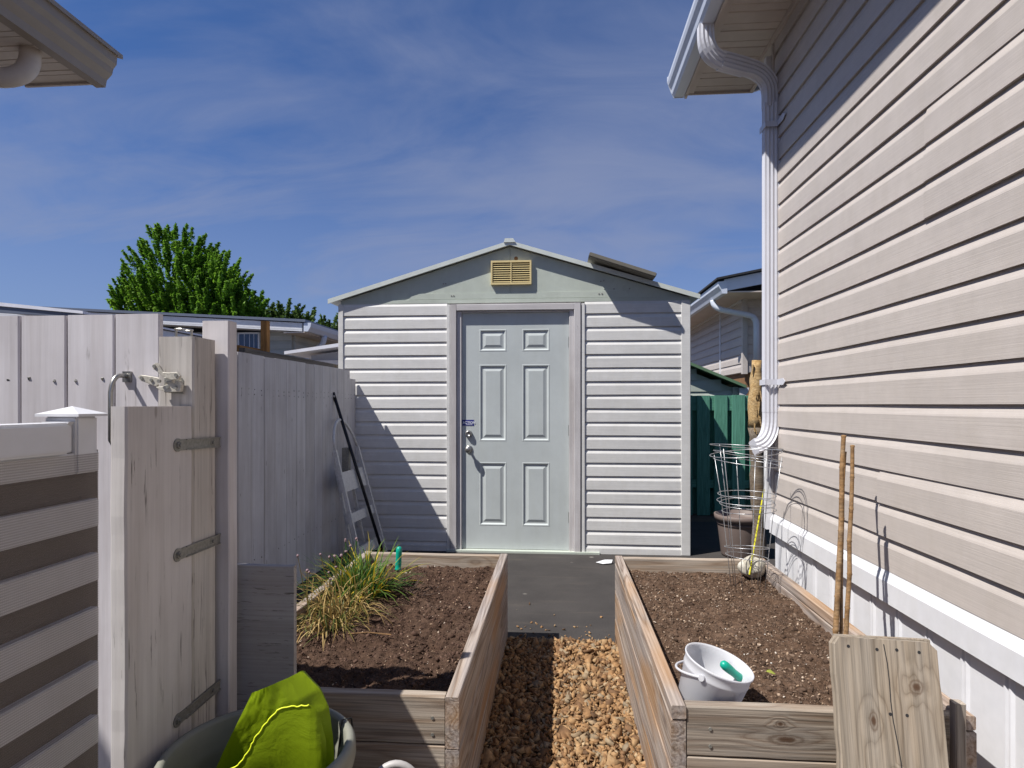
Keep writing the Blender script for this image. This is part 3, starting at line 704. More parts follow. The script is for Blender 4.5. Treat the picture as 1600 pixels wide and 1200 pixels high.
me = bpy.data.meshes.new_from_object(to.evaluated_get(bpy.context.evaluated_depsgraph_get())); bpy.data.objects.remove(to)
o = bpy.data.objects.new('lettering', me); C.objects.link(o); me.materials.clear(); me.materials.append(M['ink']); o.parent = door
o.location = Vector((-.764, YD - .0032, 1.094)) - wloc(door); o.rotation_euler = (PI / 2, 0, 0)
boxo('lettering', door, M['ink'], -.79, -.735, YD - .0034, YD - .0024, 1.0845, 1.0875)
o = obj('lettering', MB().add([(-.817, YD - .003, 1.096), (-.806, YD - .003, 1.096), (-.806, YD - .003, 1.108), (-.810, YD - .003, 1.117)], [(0, 1, 2, 3)]).mesh('lettering'), M['ink'], door); o.location = -wloc(door)
# dark sheet lying on the right roof slope, reaching past the roof edge
fl = thing('roof_board', 'dark brown flat board lying on the right slope of the shed roof', 'board', (.52, S + .1, 2.388), (0, math.atan(.336), 0))
me = MB().box(-.285, .285, -.285, .9, -.004, .030).mesh('roof_board')
bm = bmesh.new(); bm.from_mesh(me); bmesh.ops.bevel(bm, geom=list(bm.edges), offset=.005, segments=2, affect='EDGES'); bm.to_mesh(me); bm.free()
obj('sheet', me, m_plain('roof_board_paint', (.20, .185, .155), .7, 0, .3, .25, 8), fl, (0, 0, 0), (0, 0, 0), True)

# ================================================================== HOUSE ON THE RIGHT
HX = 1.144; HY = 3.26
house = thing('house', 'beige vinyl clad house wall with white skirting and eave on the right', 'house', (HX + 2, 1.0, 0))
b = MB().box(HX + .006, HX + 4.5, -3.0, HY - .004, .10, 3.185); o = obj('wall_core', b.mesh('wall_core'), M['house_siding'], house); o.location = -house.location
hp = .1145; z = .688; i = 0
seams = {1: 2.196, 2: 2.20, 10: 1.93, 11: 1.93, 12: 1.928}
while z < 3.16:
    if i in seams:
        ys_ = seams[i]
        for (a, b_, off) in ((ys_ - .0015, HY - .012, 0.0), (-3.0, ys_ + .018, -.0045)):
            o = obj('siding_strip', lap_mesh(b_ - a, hp, .0150, .0035, .012, .70), M['house_siding'], house, (HX + off, (a + b_) / 2, z), (0, 0, -PI / 2))
    else:
        obj('siding_strip', lap_mesh(HY - .012 + 3.0, hp, .0150, .0035, .012, .70), M['house_siding'], house, (HX, (HY - .012 - 3.0) / 2, z), (0, 0, -PI / 2))
    z += hp; i += 1
# top channel and corner trim
boxo('corner_trim', house, M['house_siding'], HX - .022, HX + .05, HY - .018, HY + .012, .69, 3.17, bev=.003)
boxo('corner_post', house, M['white_vinyl'], 1.097, 1.143, HY + .013, HY + .05, .60, 3.10)
boxo('trim_channel', house, M['soffit'], HX - .030, HX + .002, -3.0, HY + .30, 3.150, 3.178)
# gable end wall siding (turned away from the camera)
z = .688
while z < 3.1:
    obj('siding_strip', lap_mesh(4.4, hp, .0125, .0035), M['house_siding'], house, (HX + 2.27, HY, z), (0, 0, PI)); z += hp
# skirting cap
b = MB().prism([(HX - .002, .690), (HX - .012, .688), (HX - .030, .655), (HX - .032, .585), (HX - .024, .580), (HX - .002, .583)], 'y', -3.0, HY + .01)
o = obj('skirting_cap', b.mesh('skirting_cap'), M['white_vinyl'], house); o.location = -house.location
# skirting panels with V shaped ribs
y = HY; rp = .166
def skirt_mesh():
    prof = [(0.0, 0.0), (-.128, 0.0), (-.134, -.006), (-.140, -.006), (-.146, .0035), (-.152, -.006), (-.158, -.006), (-.166, 0.0)]
    vs = [(-p[1] if False else p[1], p[0], z_) for z_ in (0, .58) for p in prof]; n = len(prof)
    vs += [(.006, 0, 0), (.006, -.166, 0), (.006, 0, .58), (.006, -.166, .58)]
    fs = [(i, i + 1, n + i + 1, n + i) for i in range(n - 1)]
    return MB().add(vs, fs).mesh('skirting_panel')
skm = skirt_mesh()
y = HY
while y > -1.2:
    obj('skirting_panel', skm, M['white_vinyl'], house, (HX - .001, y, .002)); y -= rp
boxo('skirting_back', house, M['dark'], HX + .001, HX + .005, -3, HY - .01, 0, .58)
boxo('skirting_end', house, M['white_vinyl'], HX - .004, HX + 4.4, HY - .002, HY + .004, 0.0, .60)
# soffit strips
y = 3.775; sp = .150
def soff_mesh():
    prof = [(0, 0), (-.006, .007), (-.012, 0), (-.060, 0), (-.064, .004), (-.068, 0), (-.150, 0), (-.150, .012), (0, .012)]
    b = MB().prism([(p[0], p[1]) for p in prof], 'x', 0, .375)
    return b.mesh('soffit_strip')
sm = soff_mesh()
while y > -.2:
    obj('soffit_strip', sm, M['soffit'], house, (.793, y, 3.18)); y -= sp
boxo('soffit_edge', house, M['soffit'], .78, 1.19, 3.776, 3.79, 3.168, 3.20, bev=.002)
boxo('soffit_edge', house, M['soffit'], 1.169, 1.19, 3.26, 3.776, 3.168, 3.20, bev=.002)
boxo('fascia', house, M['soffit'], .778, .792, -3.0, 3.79, 3.150, 3.33)
boxo('soffit_trim', house, M['soffit'], .793, .83, -3.0, 3.774, 3.172, 3.1795)
# rake
b = MB().prism([(1.19, 3.18), (5.6, 4.6), (5.6, 4.78), (.76, 3.32), (.80, 3.18)], 'y', 3.791, 3.812); o = obj('rake_board', b.mesh('rake_board'), M['gutter'], house); o.location = -house.location
b = MB().prism([(.74, 3.335), (3.4, 4.18), (3.4, 4.21), (.74, 3.36)], 'y', -3.0, 3.83); o = obj('roof_slope', b.mesh('roof_slope'), M['shingle'], house); o.location = -house.location
b = MB().prism([(HX, 3.185), (3.4, 3.185), (3.4, 3.9)], 'y', HY - .02, HY); o = obj('gable_wall', b.mesh('gable_wall'), M['house_siding'], house); o.location = -house.location
# gutter, K profile, open top
gp = [(.777, 3.300), (.777, 3.165), (.718, 3.165), (.706, 3.185), (.700, 3.215), (.684, 3.240), (.678, 3.262), (.678, 3.285), (.686, 3.292), (.690, 3.288), (.684, 3.282), (.684, 3.262), (.690, 3.244), (.706, 3.218), (.712, 3.190), (.722, 3.171), (.772, 3.171), (.772, 3.300)]
gut = thing('gutter', 'white metal gutter along the eave of the beige house', 'gutter', (.73, 1.0, 3.2))
b = MB().prism(gp, 'y', -3.0, 3.80); o = obj('trough', b.mesh('trough'), M['gutter'], gut); o.location = -gut.location
b = MB().prism([(.777, 3.302), (.777, 3.163), (.716, 3.163), (.698, 3.200), (.676, 3.262), (.676, 3.296)], 'y', 3.8005, 3.806); o = obj('end_cap', b.mesh('end_cap'), M['gutter'], gut); o.location = -gut.location
# downspout
def dprof(w, d):
    n = 4; g_ = .0042; p = []
    for side in range(4):
        a, c_ = ((w, d), (d, w), (w, d), (d, w))[side]
        for i in range(n * 2):
            u = -a / 2 + a * i / (n * 2); v_ = -c_ / 2 + (g_ if i % 2 else 0)
            if i == 0: u += .004; v_ += 0
            p.append(((u, v_), (-v_, u), (-u, -v_), (v_, -u))[side])
    return p
DP = dprof(.062, .078)
ds = thing('downspout', 'white ribbed downspout bending from the gutter down the house corner', 'downspout', (1.103, 3.20, 1.1))
def arc(p0, p1, p2, n=8):
    p0, p1, p2 = Vector(p0), Vector(p1), Vector(p2)
    return [p0 * (1 - t) ** 2 + p1 * 2 * t * (1 - t) + p2 * t * t for t in [i / n for i in range(n + 1)]]
b = MB().tube([(.742, 3.10, 3.168), (.742, 3.10, 3.14)] + arc((.742, 3.10, 3.12), (.742, 3.10, 3.02), (.83, 3.13, 3.005)) , 1.0, prof=DP, up=(0, 1, 0))
o = obj('upper_elbow', b.mesh('upper_elbow'), M['downspout'], ds); o.location = -ds.location
b = MB().tube([(.82, 3.128, 3.007), (.96, 3.18, 2.995)] , 1.04, prof=DP, up=(0, 1, 0)); o = obj('cross_pipe', b.mesh('cross_pipe'), M['downspout'], ds); o.location = -ds.location
b = MB().tube(arc((.94, 3.175, 2.998), (1.103, 3.215, 2.99), (1.103, 3.222, 2.86), 10) + [(1.103, 3.222, 2.80)], .97, prof=DP, up=(0, 1, 0)); o = obj('middle_elbow', b.mesh('middle_elbow'), M['downspout'], ds); o.location = -ds.location
b = MB().tube([(1.103, 3.222, 2.82), (1.103, 3.222, 2.0), (1.103, 3.222, 1.22)], 1.0, prof=DP, up=(0, 1, 0)); o = obj('pipe', b.mesh('pipe'), M['downspout'], ds); o.location = -ds.location
b = MB().tube([(1.103, 3.222, 1.26), (1.103, 3.222, 1.20)] + arc((1.103, 3.222, 1.19), (1.103, 3.222, 1.07), (1.015, 3.17, 1.045)) + [(1.00, 3.165, 1.042)], .97, prof=DP, up=(0, 1, 0)); o = obj('lower_elbow', b.mesh('lower_elbow'), M['downspout'], ds); o.location = -ds.location
for z in (2.70, 1.375):
    b = MB().box(1.062, 1.150, 3.176, 3.1785, z - .014, z + .014).box(1.060, 1.0635, 3.176, 3.265, z - .014, z + .014)
    b.box(1.1195, 1.150, 3.176, 3.1785, z - .014, z + .014).prism([(3.176, z - .014), (3.10, z - .017), (3.07, z), (3.10, z + .017), (3.176, z + .014)], 'x', 1.1195, 1.1215)
    o = obj('strap', b.mesh('strap'), M['downspout'], ds); o.location = -ds.location

# ================================================================== LEFT FENCE
fence = thing('board_fence', 'whitewashed vertical board fence running from the gate to the shed', 'fence', (-1.76, 4.1, 0))
y = 3.03; 
i = 0
while y < 5.05:
    top = 1.547 + rnd.uniform(-.003, .003)
    if i >= 13: top = 1.478
    wd = .1435
    board('fence_board', fence, M['fence_wood'], -1.769, -1.750 + rnd.uniform(-.002, .002), y, y + wd, .04, top, 'VY', jit=.0012, n=10)
    y += .148; i += 1
FE = y
for z in (.35, 1.33): board('rail', fence, M['fence_wood'], -1.810, -1.7705, 3.0, 5.1, z - .045, z + .045, 'AY', n=5)
b = MB()
for j in range(i):
    yb = 3.03 + j * .148
    for z in (1.345, 1.315, .36):
        for dy_ in (.03, .11):
            b.tube([(-1.7495, yb + dy_ + rnd.uniform(-.008, .008), z + rnd.uniform(-.01, .01))] + [(-1.752, yb + dy_, z)], .0032, 6)
o = obj('nail', b.mesh('nail'), M['zinc'], fence); o.location = -fence.location; tag(o, kind='stuff')
bm_ = thing('timber_beam', 'dark weathered beam behind the top of the board fence', 'beam', (-1.96, 4.6, 1.5))
board('beam', bm_, M['dark_wood'], -1.99, -1.95, 3.62, 5.6, 1.44, 1.615, 'AY')
board('support_post', bm_, M['dark_wood'], -2.08, -1.992, 5.3, 5.39, 0, 1.60, 'VX', n=3)
board('support_post', bm_, M['dark_wood'], -2.08, -1.992, 3.8, 3.89, 0, 1.60, 'VX', n=3)
pf = thing('timber_post', 'new orange brown timber post and rail standing behind the fence', 'post', (-2.2, 4.35, 0))
board('post', pf, M['orange_wood'], -2.218, -2.168, 4.34, 4.39, 0, 1.885, 'VX')
board('rail', pf, M['orange_wood'], -2.30, -2.219, 4.05, 4.38, 1.62, 1.675, 'AY')

# ================================================================== GATE, POSTS
gate = thing('garden_gate', 'white painted board gate with a bent steel pull handle', 'gate', (-1.4, 1.49, 0))
xr = -1.031
edges = [(-1.154, -1.033), (-1.287, -1.158), (-1.4175, -1.2915), (-1.552, -1.4225), (-1.686, -1.557), (-1.82, -1.69)]
for (a, b_) in edges:
    board('gate_board', gate, M['gate_wood'], a, b_, 1.487, 1.506, .06, 1.495 + rnd.uniform(-.001, .001), 'VX', jit=.0012, n=10)
for z in (.35, 1.36): board('gate_rail', gate, M['gate_wood'], -1.82, -1.036, 1.507, 1.545, z - .045, z + .045, 'AX')
b = MB()
for (a, b_) in edges:
    for dx_ in (.025, (b_ - a) - .03):
        b.tube([(a + dx_, 1.4862, 1.325 + rnd.uniform(-.008, .008)), (a + dx_, 1.489, 1.325)], .0040, 6)
o = obj('nail', b.mesh('nail'), M['zinc'], gate); o.location = -gate.location
hd = boxo('handle_plate', gate, M['steel'], -1.128, -1.106, 1.480, 1.4865, 1.318, 1.346)
b = MB().tube([(-1.117, 1.482, 1.334), (-1.117, 1.462, 1.334)] + arc((-1.117, 1.455, 1.334), (-1.12, 1.435, 1.33), (-1.121, 1.43, 1.29), 6) + [(-1.121, 1.43, 1.17), (-1.121, 1.445, 1.15), (-1.121, 1.482, 1.148)], .0058, 10)
o = obj('pull_handle', b.mesh('pull_handle', True), M['steel'], gate); o.location = -gate.location
# latch
lat = thing('gate_latch', 'cream painted toggle gate latch bridging the gate and its post', 'latch', (-1.0, 1.41, 1.32))
def flat(name, pts, y0, y1, mat=M['latch']):
    me = MB().prism(pts, 'y', y0, y1).mesh(name)
    bm = bmesh.new(); bm.from_mesh(me); bmesh.ops.bevel(bm, geom=list(bm.edges), offset=.0008, segments=1, affect='EDGES'); bm.to_mesh(me); bm.free()
    o = obj(name, me, mat, lat); o.location = -lat.location
flat('strike_bar', [(-1.0759, 1.3310), (-1.0677, 1.3359), (-1.0347, 1.3310), (-1.0116, 1.3260), (-1.0132, 1.3161), (-1.0264, 1.3062), (-1.0495, 1.3145), (-1.0677, 1.3211)], 1.466, 1.480)
flat('lever', [(-0.9631, 1.3538), (-0.9538, 1.3600), (-0.9462, 1.3523), (-0.9369, 1.3369), (-0.9231, 1.3354), (-0.9015, 1.3369), (-0.8938, 1.3277), (-0.8985, 1.3200), (-0.9169, 1.3185), (-0.9385, 1.3277), (-0.9538, 1.3400), (-0.9615, 1.3446)], 1.362, 1.370)
flat('base_plate', [(-0.9613, 1.3018), (-0.9443, 1.3033), (-0.9226, 1.3142), (-0.9040, 1.3173), (-0.8978, 1.3064), (-0.9009, 1.2910), (-0.9319, 1.2894), (-0.9536, 1.2956)], 1.372, 1.384)
flat('backing_plate', [(-0.9487, 1.3253), (-0.9051, 1.3253), (-0.8989, 1.3160), (-0.9005, 1.2849), (-0.9487, 1.2895)], 1.3842, 1.3880, M['zinc'])
b = MB()
for (x_, z_, y_) in ((-1.0644, 1.3277, 1.4630), (-1.0380, 1.3227, 1.4630), (-0.9569, 1.3508, 1.3590), (-0.9031, 1.3292, 1.3590), (-0.9303, 1.3018, 1.3690), (-0.9102, 1.3002, 1.3690), (-0.9475, 1.3156, 1.3620)):
    b.tube([(x_, y_, z_), (x_, y_ + .005, z_)], .0042, 10)
o = obj('rivet', b.mesh('rivet'), M['zinc'], lat); o.location = -lat.location
tag(o, kind='stuff')
b = MB().tube([(-0.9824, 1.44, 1.3176), (-0.9383, 1.38, 1.3125), (-0.9138, 1.37, 1.3154)], .0042, 8)
o = obj('toggle_pin', b.mesh('toggle_pin'), M['latch'], lat); o.location = -lat.location
# short wide board (stands in front)
wb = thing('post_board', 'short wide white painted board post nearest the camera, its edge flaking', 'post', (-.895, 1.27, 0))
board('board', wb, M['post_white'], -.914, -.878, 1.163, 1.386, 0, 1.256, 'VY', 77, .0016, 34, ch=.004)
# grooved post beside it
gp_ = thing('gate_post', 'square white painted post with grooves, holding the gate latch', 'post', (-.91, 1.44, 0))
board('post', gp_, M['old_white'], -.972, -.880, 1.3945, 1.490, 0, 1.425, 'VX', 78, .0014, 18, ch=.004)
b = MB().ring((-.935, 1.44, 1.447), .020, .0022, (0, 0, 1), 20, 6).tube([(-.955, 1.44, 1.426), (-.955, 1.44, 1.447)], .0035, 6).tube([(-.915, 1.44, 1.426), (-.915, 1.44, 1.447)], .0035, 6)
b.box(-.965, -.905, 1.42, 1.46, 1.4255, 1.428)
o = obj('eye_bracket', b.mesh('eye_bracket'), M['steel'], gp_); o.location = -gp_.location
tp_ = thing('tall_post', 'tall white painted timber post with bright sunlit top beside the grooved post', 'post', (-.89, 1.52, 0))
board('post', tp_, M['white_wood'], -.925, -.852, 1.502, 1.5425, 0, 1.478, 'VX', 79, .0018, 20)
# slotted straps
def strapm():
    L = .172; w = .026
    pts = [(0, -w / 2), (.012, -w / 2)] 
    b = MB()
    b.box(.01, L, -.0008, 0, -w / 2, w / 2)
    b.box(0, L, -.0018, 0, -w / 2, -w / 2 + .007).box(0, L, -.0018, 0, w / 2 - .007, w / 2).box(L - .04, L, -.0018, 0, -w / 2 + .007, w / 2 - .007)
    b.box(.03, L, -.0046, -.0018, -w / 2, -w / 2 + .0025).box(.03, L, -.0046, -.0018, w / 2 - .0025, w / 2)
    b.tube([(.0, -.0025, 0), (.0, 0.0, 0)], .0155, 16); b.tube([(0, -.0065, 0), (0, -.002, 0)], .0085, 6); b.tube([(0, -.010, 0), (0, -.006, 0)], .0045, 10)
    b.tube([(L - .032, -.006, 0), (L - .032, -.001, 0)], .0042, 8)
    return b.mesh('strap')
stm = strapm()
for n_, (z, ang, lab) in enumerate(((1.166, 0.0, 'topmost slotted metal strap joining the two white posts'), (.912, .0, 'middle slotted metal strap joining the two white posts'), (.530, 0.0, 'lowest slotted metal strap joining the two white posts, above the big pot'))):
    o = obj('slotted_strap', stm, M['zinc'], None, (-.8775, 1.328, z), (0, -.02 * (n_ - 1), PI / 2)); tag(o, lab, 'strap', 'slotted metal straps on the posts')
# scrap white board between the post and the left bed
sb = thing('scrap_board', 'flaking white painted board with horizontal grain upright beside the tall post', 'board', (-.79, 1.575, 0))
nb_ = plank(.166, .62, .018, 5, .0012, .002, 6)
obj('board', nb_, M['scrap_white'], sb, (-.793, 1.580, .515), (0, 0, 0))

# ================================================================== SLATTED PANEL WITH MESH (left edge)
pn = thing('slatted_screen', 'white slatted fence panel covered in brown shade mesh beside the posts', 'fence', (-.87, .4, 0))  # panel coordinates shrunk toward the camera point
boxo('end_post', pn, M['white_vinyl'], -.899, -.838, .990, 1.038, 1.138, 1.239, bev=.003)
boxo('end_post', pn, M['white_vinyl'], -.899, -.866, .990, 1.038, 0, 1.1375, bev=.002)
b = MB().add([(-.907, .979, 1.239), (-.826, .979, 1.239), (-.826, 1.048, 1.239), (-.907, 1.048, 1.239), (-.907, .979, 1.2435), (-.826, .979, 1.2435), (-.826, 1.048, 1.2435), (-.907, 1.048, 1.2435), (-.867, 1.0135, 1.257)],
             [(0, 3, 2, 1), (0, 1, 5, 4), (1, 2, 6, 5), (2, 3, 7, 6), (3, 0, 4, 7), (4, 5, 8), (5, 6, 8), (6, 7, 8), (7, 4, 8)])
o = obj('post_cap', b.mesh('post_cap'), M['white_vinyl'], pn); o.location = -pn.location
b = MB().prism([(-.893, 1.230), (-.888, 1.220), (-.85, 1.220), (-.842, 1.230)], 'y', .977, .9898); o = obj('rail_bracket', b.mesh('rail_bracket'), M['white_vinyl'], pn); o.location = -pn.location
boxo('top_rail', pn, M['white_vinyl'], -.888, -.826, -.6, .965, 1.176, 1.229, bev=.005)
boxo('rail_insert', pn, M['white_vinyl'], -.884, -.846, .965, .9896, 1.176, 1.2245, bev=.002)
boxo('slat', pn, M['white_vinyl'], -.8595, -.842, -.6, 1.046, 1.138, 1.1745, bev=.002)
z = 1.088
while z > .05:
    boxo('slat', pn, M['white_vinyl'], -.8595, -.842, -.6, 1.046, z - .051, z, bev=.002); z -= .0995
me = MB().add([(0, -.82, -.6), (0, .82, -.6), (0, .82, .548), (0, -.82, .548)], [(0, 1, 2, 3)]).mesh('shade_mesh')
obj('mesh_screen', me, M['mesh'], pn, (-.8372, .2185, .624))
k = NT('gap_shade_sheet'); k.col((.125, .115, .108)); k.set(.9, 0, .1)
boxo('gap_shade_sheet', pn, k.m, -.8645, -.8605, -.6, 1.0655, .02, 1.1755)  # added dark sheet: deepens the slat gaps and keeps sun off the pot

# ================================================================== NEIGHBOUR HOUSE, near left
nh = thing('neighbour_house', 'neighbouring house on the left with a boxed eave corner', 'house', (-5.2, 1.0, 0))  # house and eave scaled outward about the camera, away from the gate
b = MB().box(-7.4, -3.93, -4, 3.60, 0, 3.56); o = obj('wall', b.mesh('wall'), m_vinyl('neighbour_siding', (.38, .33, .30)), nh); o.location = -nh.location
y = 4.06
def soff2():
    prof = [(0, 0), (-.006, .008), (-.012, 0), (-.094, 0), (-.098, .004), (-.102, 0), (-.145, 0), (-.145, .012), (0, .012)]
    return MB().prism(prof, 'x', 0, .57).mesh('soffit_strip')
s2 = soff2()
while y > 1.5: obj('soffit_strip', s2, M['soffit'], nh, (-3.91, y, 3.57)); y -= .145
boxo('soffit_edge', nh, M['soffit'], -3.84, -3.335, 4.062, 4.08, 3.555, 3.59)
tan_ = m_plain('tan_gutter', (.30, .25, .21), .5, 0, .4, .1, 6)
b = MB().prism([(-3.33, 3.55), (-3.33, 3.78), (-3.17, 3.78), (-3.175, 3.71), (-3.20, 3.68), (-3.21, 3.64), (-3.25, 3.60), (-3.26, 3.55)], 'y', -4, 4.11); o = obj('gutter', b.mesh('gutter'), tan_, nh); o.location = -nh.location
b = MB().prism([(-3.15, 3.795), (-7.8, 5.27), (-7.8, 5.22), (-3.15, 3.765)], 'y', -4, 4.14); o = obj('roof_slope', b.mesh('roof_slope'), tan_, nh); o.location = -nh.location
b = MB().tube([(-3.43, 3.67, 3.575)] + arc((-3.43, 3.67, 3.53), (-3.43, 3.67, 3.37), (-3.6, 3.58, 3.35)) + [(-3.84, 3.48, 3.33)], .06, 14); o = obj('downspout', b.mesh('downspout', True), M['soffit'], nh); o.location = -nh.location

# ================================================================== BACKGROUND RIGHT
bh = thing('grey_house', 'grey sided house with gutter and downspout behind the shed on the right', 'house', (5.0, 12.5, 0))  # coordinates and sizes of this house were scaled up about the camera
WX, WY = 3.05, 10.14
b = MB().box(WX + .01, 9.5, WY + .01, 18, 1.78, 3.03); o = obj('wall', b.mesh('wall'), M['house_siding'], bh); o.location = -bh.location
b = MB().box(WX + .03, 9.4, WY + .04, 17.9, 0, 1.78); o = obj('base_wall', b.mesh('base_wall'), M['brown_wall'], bh); o.location = -bh.location
z = 1.79
while z < 3.0:
    o = obj('siding_strip', lap_mesh(7.8, .152, .02, .004), M['house_siding'], bh, (WX, WY + 3.9, z), (0, 0, -PI / 2))
    o = obj('siding_strip', lap_mesh(6.0, .152, .02, .004), M['house_siding'], bh, (WX + 3.0, WY, z)); z += .152
boxo('corner_trim', bh, M['house_siding'], WX - .04, WX + .04, WY - .04, WY + .04, 1.76, 3.0)
boxo('soffit', bh, M['soffit'], 2.57, 3.07, 9.49, 17.5, 2.985, 3.005)
boxo('soffit', bh, M['soffit'], 3.07, 9.7, 9.49, WY, 2.985, 3.005)
boxo('soffit_trim', bh, M['white_vinyl'], 3.00, 3.035, 10.16, 17.5, 2.95, 2.984)
b = MB().prism([(2.587, 3.16), (2.587, 2.963), (2.516, 2.963), (2.496, 3.015), (2.457, 3.08), (2.45, 3.145)], 'y', 9.45, 17.5); o = obj('gutter', b.mesh('gutter'), M['gutter'], bh); o.location = -bh.location
b = MB().prism([(2.548, 3.0), (2.548, 3.18), (6.76, 3.99), (6.76, 3.78)], 'y', 9.465, 9.489); o = obj('rake_board', b.mesh('rake_board'), M['gutter'], bh); o.location = -bh.location
b = MB().prism([(2.42, 3.17), (6.76, 4.00), (6.76, 4.04), (2.42, 3.20)], 'y', 9.40, 17.6); o = obj('roof_slope', b.mesh('roof_slope'), M['shingle'], bh); o.location = -bh.location
b = MB().prism([(WX, 3.0), (6.76, 3.0), (6.76, 3.78)], 'y', WY, WY + .05); o = obj('gable_wall', b.mesh('gable_wall'), M['house_siding'], bh); o.location = -bh.location
b = MB().tube([(2.53, 10.07, 2.963)] + arc((2.53, 10.07, 2.94), (2.535, 10.04, 2.82), (2.73, 10.0, 2.78), 6) + [(2.99, 9.96, 2.716)] + arc((3.09, 9.96, 2.69), (3.185, 9.96, 2.664), (3.185, 9.96, 2.51), 6) + [(3.185, 9.96, 1.90)], .047, 12); o = obj('downspout', b.mesh('downspout', True), M['gutter'], bh); o.location = -bh.location
boxo('conduit', bh, M['white_vinyl'], 3.02, 3.04, 11.5, 11.56, 1.83, 2.95)

gs = thing('small_shed', 'small pale green shed with dark green roof trim behind the green fence', 'shed', (1.2, 8.6, 0))  # shed enlarged about the camera position, results written in as plain numbers
boxo('wall', gs, M['gable'], -.40, 2.185, 7.66, 9.5, 0, 1.42)
b = MB().prism([(-.40, 1.42), (2.185, 1.42), (2.185, 1.455), (.92, 1.973), (-.40, 1.455)], 'y', 7.661, 9.5); o = obj('gable_wall', b.mesh('gable_wall'), M['gable'], gs); o.location = -gs.location
for z, hx_ in ((1.305, 2.16), (1.441, 2.02), (1.577, 1.72)):
    obj('siding_strip', lap_mesh(hx_ - .2, .136, .018, .004), M['gable'], gs, ((hx_ + .2) / 2, 7.655, z - .02))
boxo('corner_trim', gs, M['gable'], 2.15, 2.214, 7.62, 7.70, 0, 1.478)
b = MB().prism([(.92, 2.042), (2.29, 1.461), (2.29, 1.496), (.92, 2.082)], 'y', 7.53, 9.6); o = obj('roof_slope', b.mesh('roof_slope'), M['green_trim'], gs); o.location = -gs.location
b = MB().prism([(.92, 2.042), (-.46, 1.461), (-.46, 1.496), (.92, 2.082)], 'y', 7.53, 9.6); o = obj('roof_slope', b.mesh('roof_slope'), M['green_trim'], gs); o.location = -gs.location
b = MB().prism([(2.22, 1.467), (2.22, 1.363), (2.288, 1.363), (2.323, 1.41), (2.335, 1.467)], 'y', 7.57, 9.6); o = obj('gutter', b.mesh('gutter'), M['white_vinyl'], gs); o.location = -gs.location

gf = thing('green_fence', 'dark green painted board fence behind the shed corner', 'fence', (2.3, 7.05, 0))  # fence pushed back along the line of sight, height scaled from the camera
x = .80
while x < 4.2:
    board('fence_board', gf, M['green_wood'], x, x + .145, 7.02, 7.038, -.005, 1.365 + rnd.uniform(-.004, .004), 'VX', n=6); x += .196
board('rail', gf, M['green_wood'], .80, 4.3, 7.0385, 7.075, 1.19, 1.36, 'AX', n=4)
for z in (.35,): board('rail', gf, M['green_wood'], .80, 4.3, 7.0385, 7.075, z - .045, z + .045, 'AX', n=4)
x = .90
while x < 4.2:
    board('fence_board', gf, M['green_wood'], x, x + .145, 7.10, 7.118, -.005, 1.33, 'VX', n=4); x += .196
lg = thing('log_post', 'tan rough log post with peeling bark behind the downspout', 'post', (1.28, 4.0, 0))
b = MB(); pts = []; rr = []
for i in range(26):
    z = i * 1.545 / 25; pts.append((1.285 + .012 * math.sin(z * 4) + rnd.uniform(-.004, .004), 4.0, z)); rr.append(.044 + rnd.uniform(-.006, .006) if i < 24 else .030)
b.tube(pts[18:], rr[18:], 14); o = obj('log', b.mesh('log', True), M['log'], lg); o.location = -lg.location
b = MB().tube(pts[:19], rr[:19], 14); o = obj('shaded_log_base', b.mesh('shaded_log_base', True), m_wood('log_base', (.20, .155, .11), (.16, .12, .085), (.09, .06, .04), grey=(.19, .17, .15)), lg); o.location = -lg.location  # lower log coloured darker for shade; the bark above is golden
b = MB()
for i in range(16):
    z = 1.12 + rnd.random() * .4; a = rnd.uniform(-2.6, -.6); r = .046
    p0 = Vector((1.285 + r * math.cos(a), 4.0 + r * math.sin(a), z)); b.tube([p0, p0 + Vector((rnd.uniform(-.01, .015), -.006, -rnd.uniform(.03, .08)))], [.008, .003], 5)
o = obj('bark_strip', b.mesh('bark_strip'), M['log'], lg); o.location = -lg.location; tag(o, kind='stuff')

pp = thing('plant_pot', 'brown plastic plant pot standing behind the right raised bed', 'pot', (1.52, 5.15, 0))
prof = [(0, 0), (.150, 0), (.158, .02), (.185, .25), (.186, .262), (.192, .264), (.195, .285), (.188, .288), (.188, .298), (.210, .300), (.214, .345), (.206, .349), (.196, .345), (.192, .30), (.16, .29), (0, .29)]
obj('pot', MB().lathe(prof, 40).mesh('pot', True), M['terracotta'], pp, (1.52, 5.15, 0))

# ================================================================== BACKGROUND LEFT
lh = thing('far_house', 'long low white house with blue window beyond the fence', 'house', (-9.5, 16, 0))
wh = M['shed_siding']
b = MB().box(-13.5, -6.35, 14.05, 24, 0, 3.0); o = obj('wall', b.mesh('wall'), m_vinyl('cream_siding', (.46, .45, .40), gscale=(1, 8, 8)), lh); o.location = -lh.location
z = 1.6
while z < 2.95:
    obj('siding_strip', lap_mesh(7.1, .2, .03, .006), bpy.data.materials['cream_siding'], lh, (-9.93, 14.04, z)); 
    obj('siding_strip', lap_mesh(9.9, .2, .03, .006), bpy.data.materials['cream_siding'], lh, (-6.34, 19.0, z), (0, 0, PI / 2)); z += .2
b = MB().prism([(-5.95, 3.00), (-14.5, 3.50), (-14.5, 3.66), (-5.95, 3.16)], 'y', 13.60, 13.66); o = obj('fascia', b.mesh('fascia'), M['white_vinyl'], lh); o.location = -lh.location
b = MB().prism([(-5.95, 2.965), (-14.5, 3.465), (-14.5, 3.495), (-5.95, 2.995)], 'y', 13.60, 14.1); o = obj('soffit', b.mesh('soffit'), M['white_vinyl'], lh); o.location = -lh.location
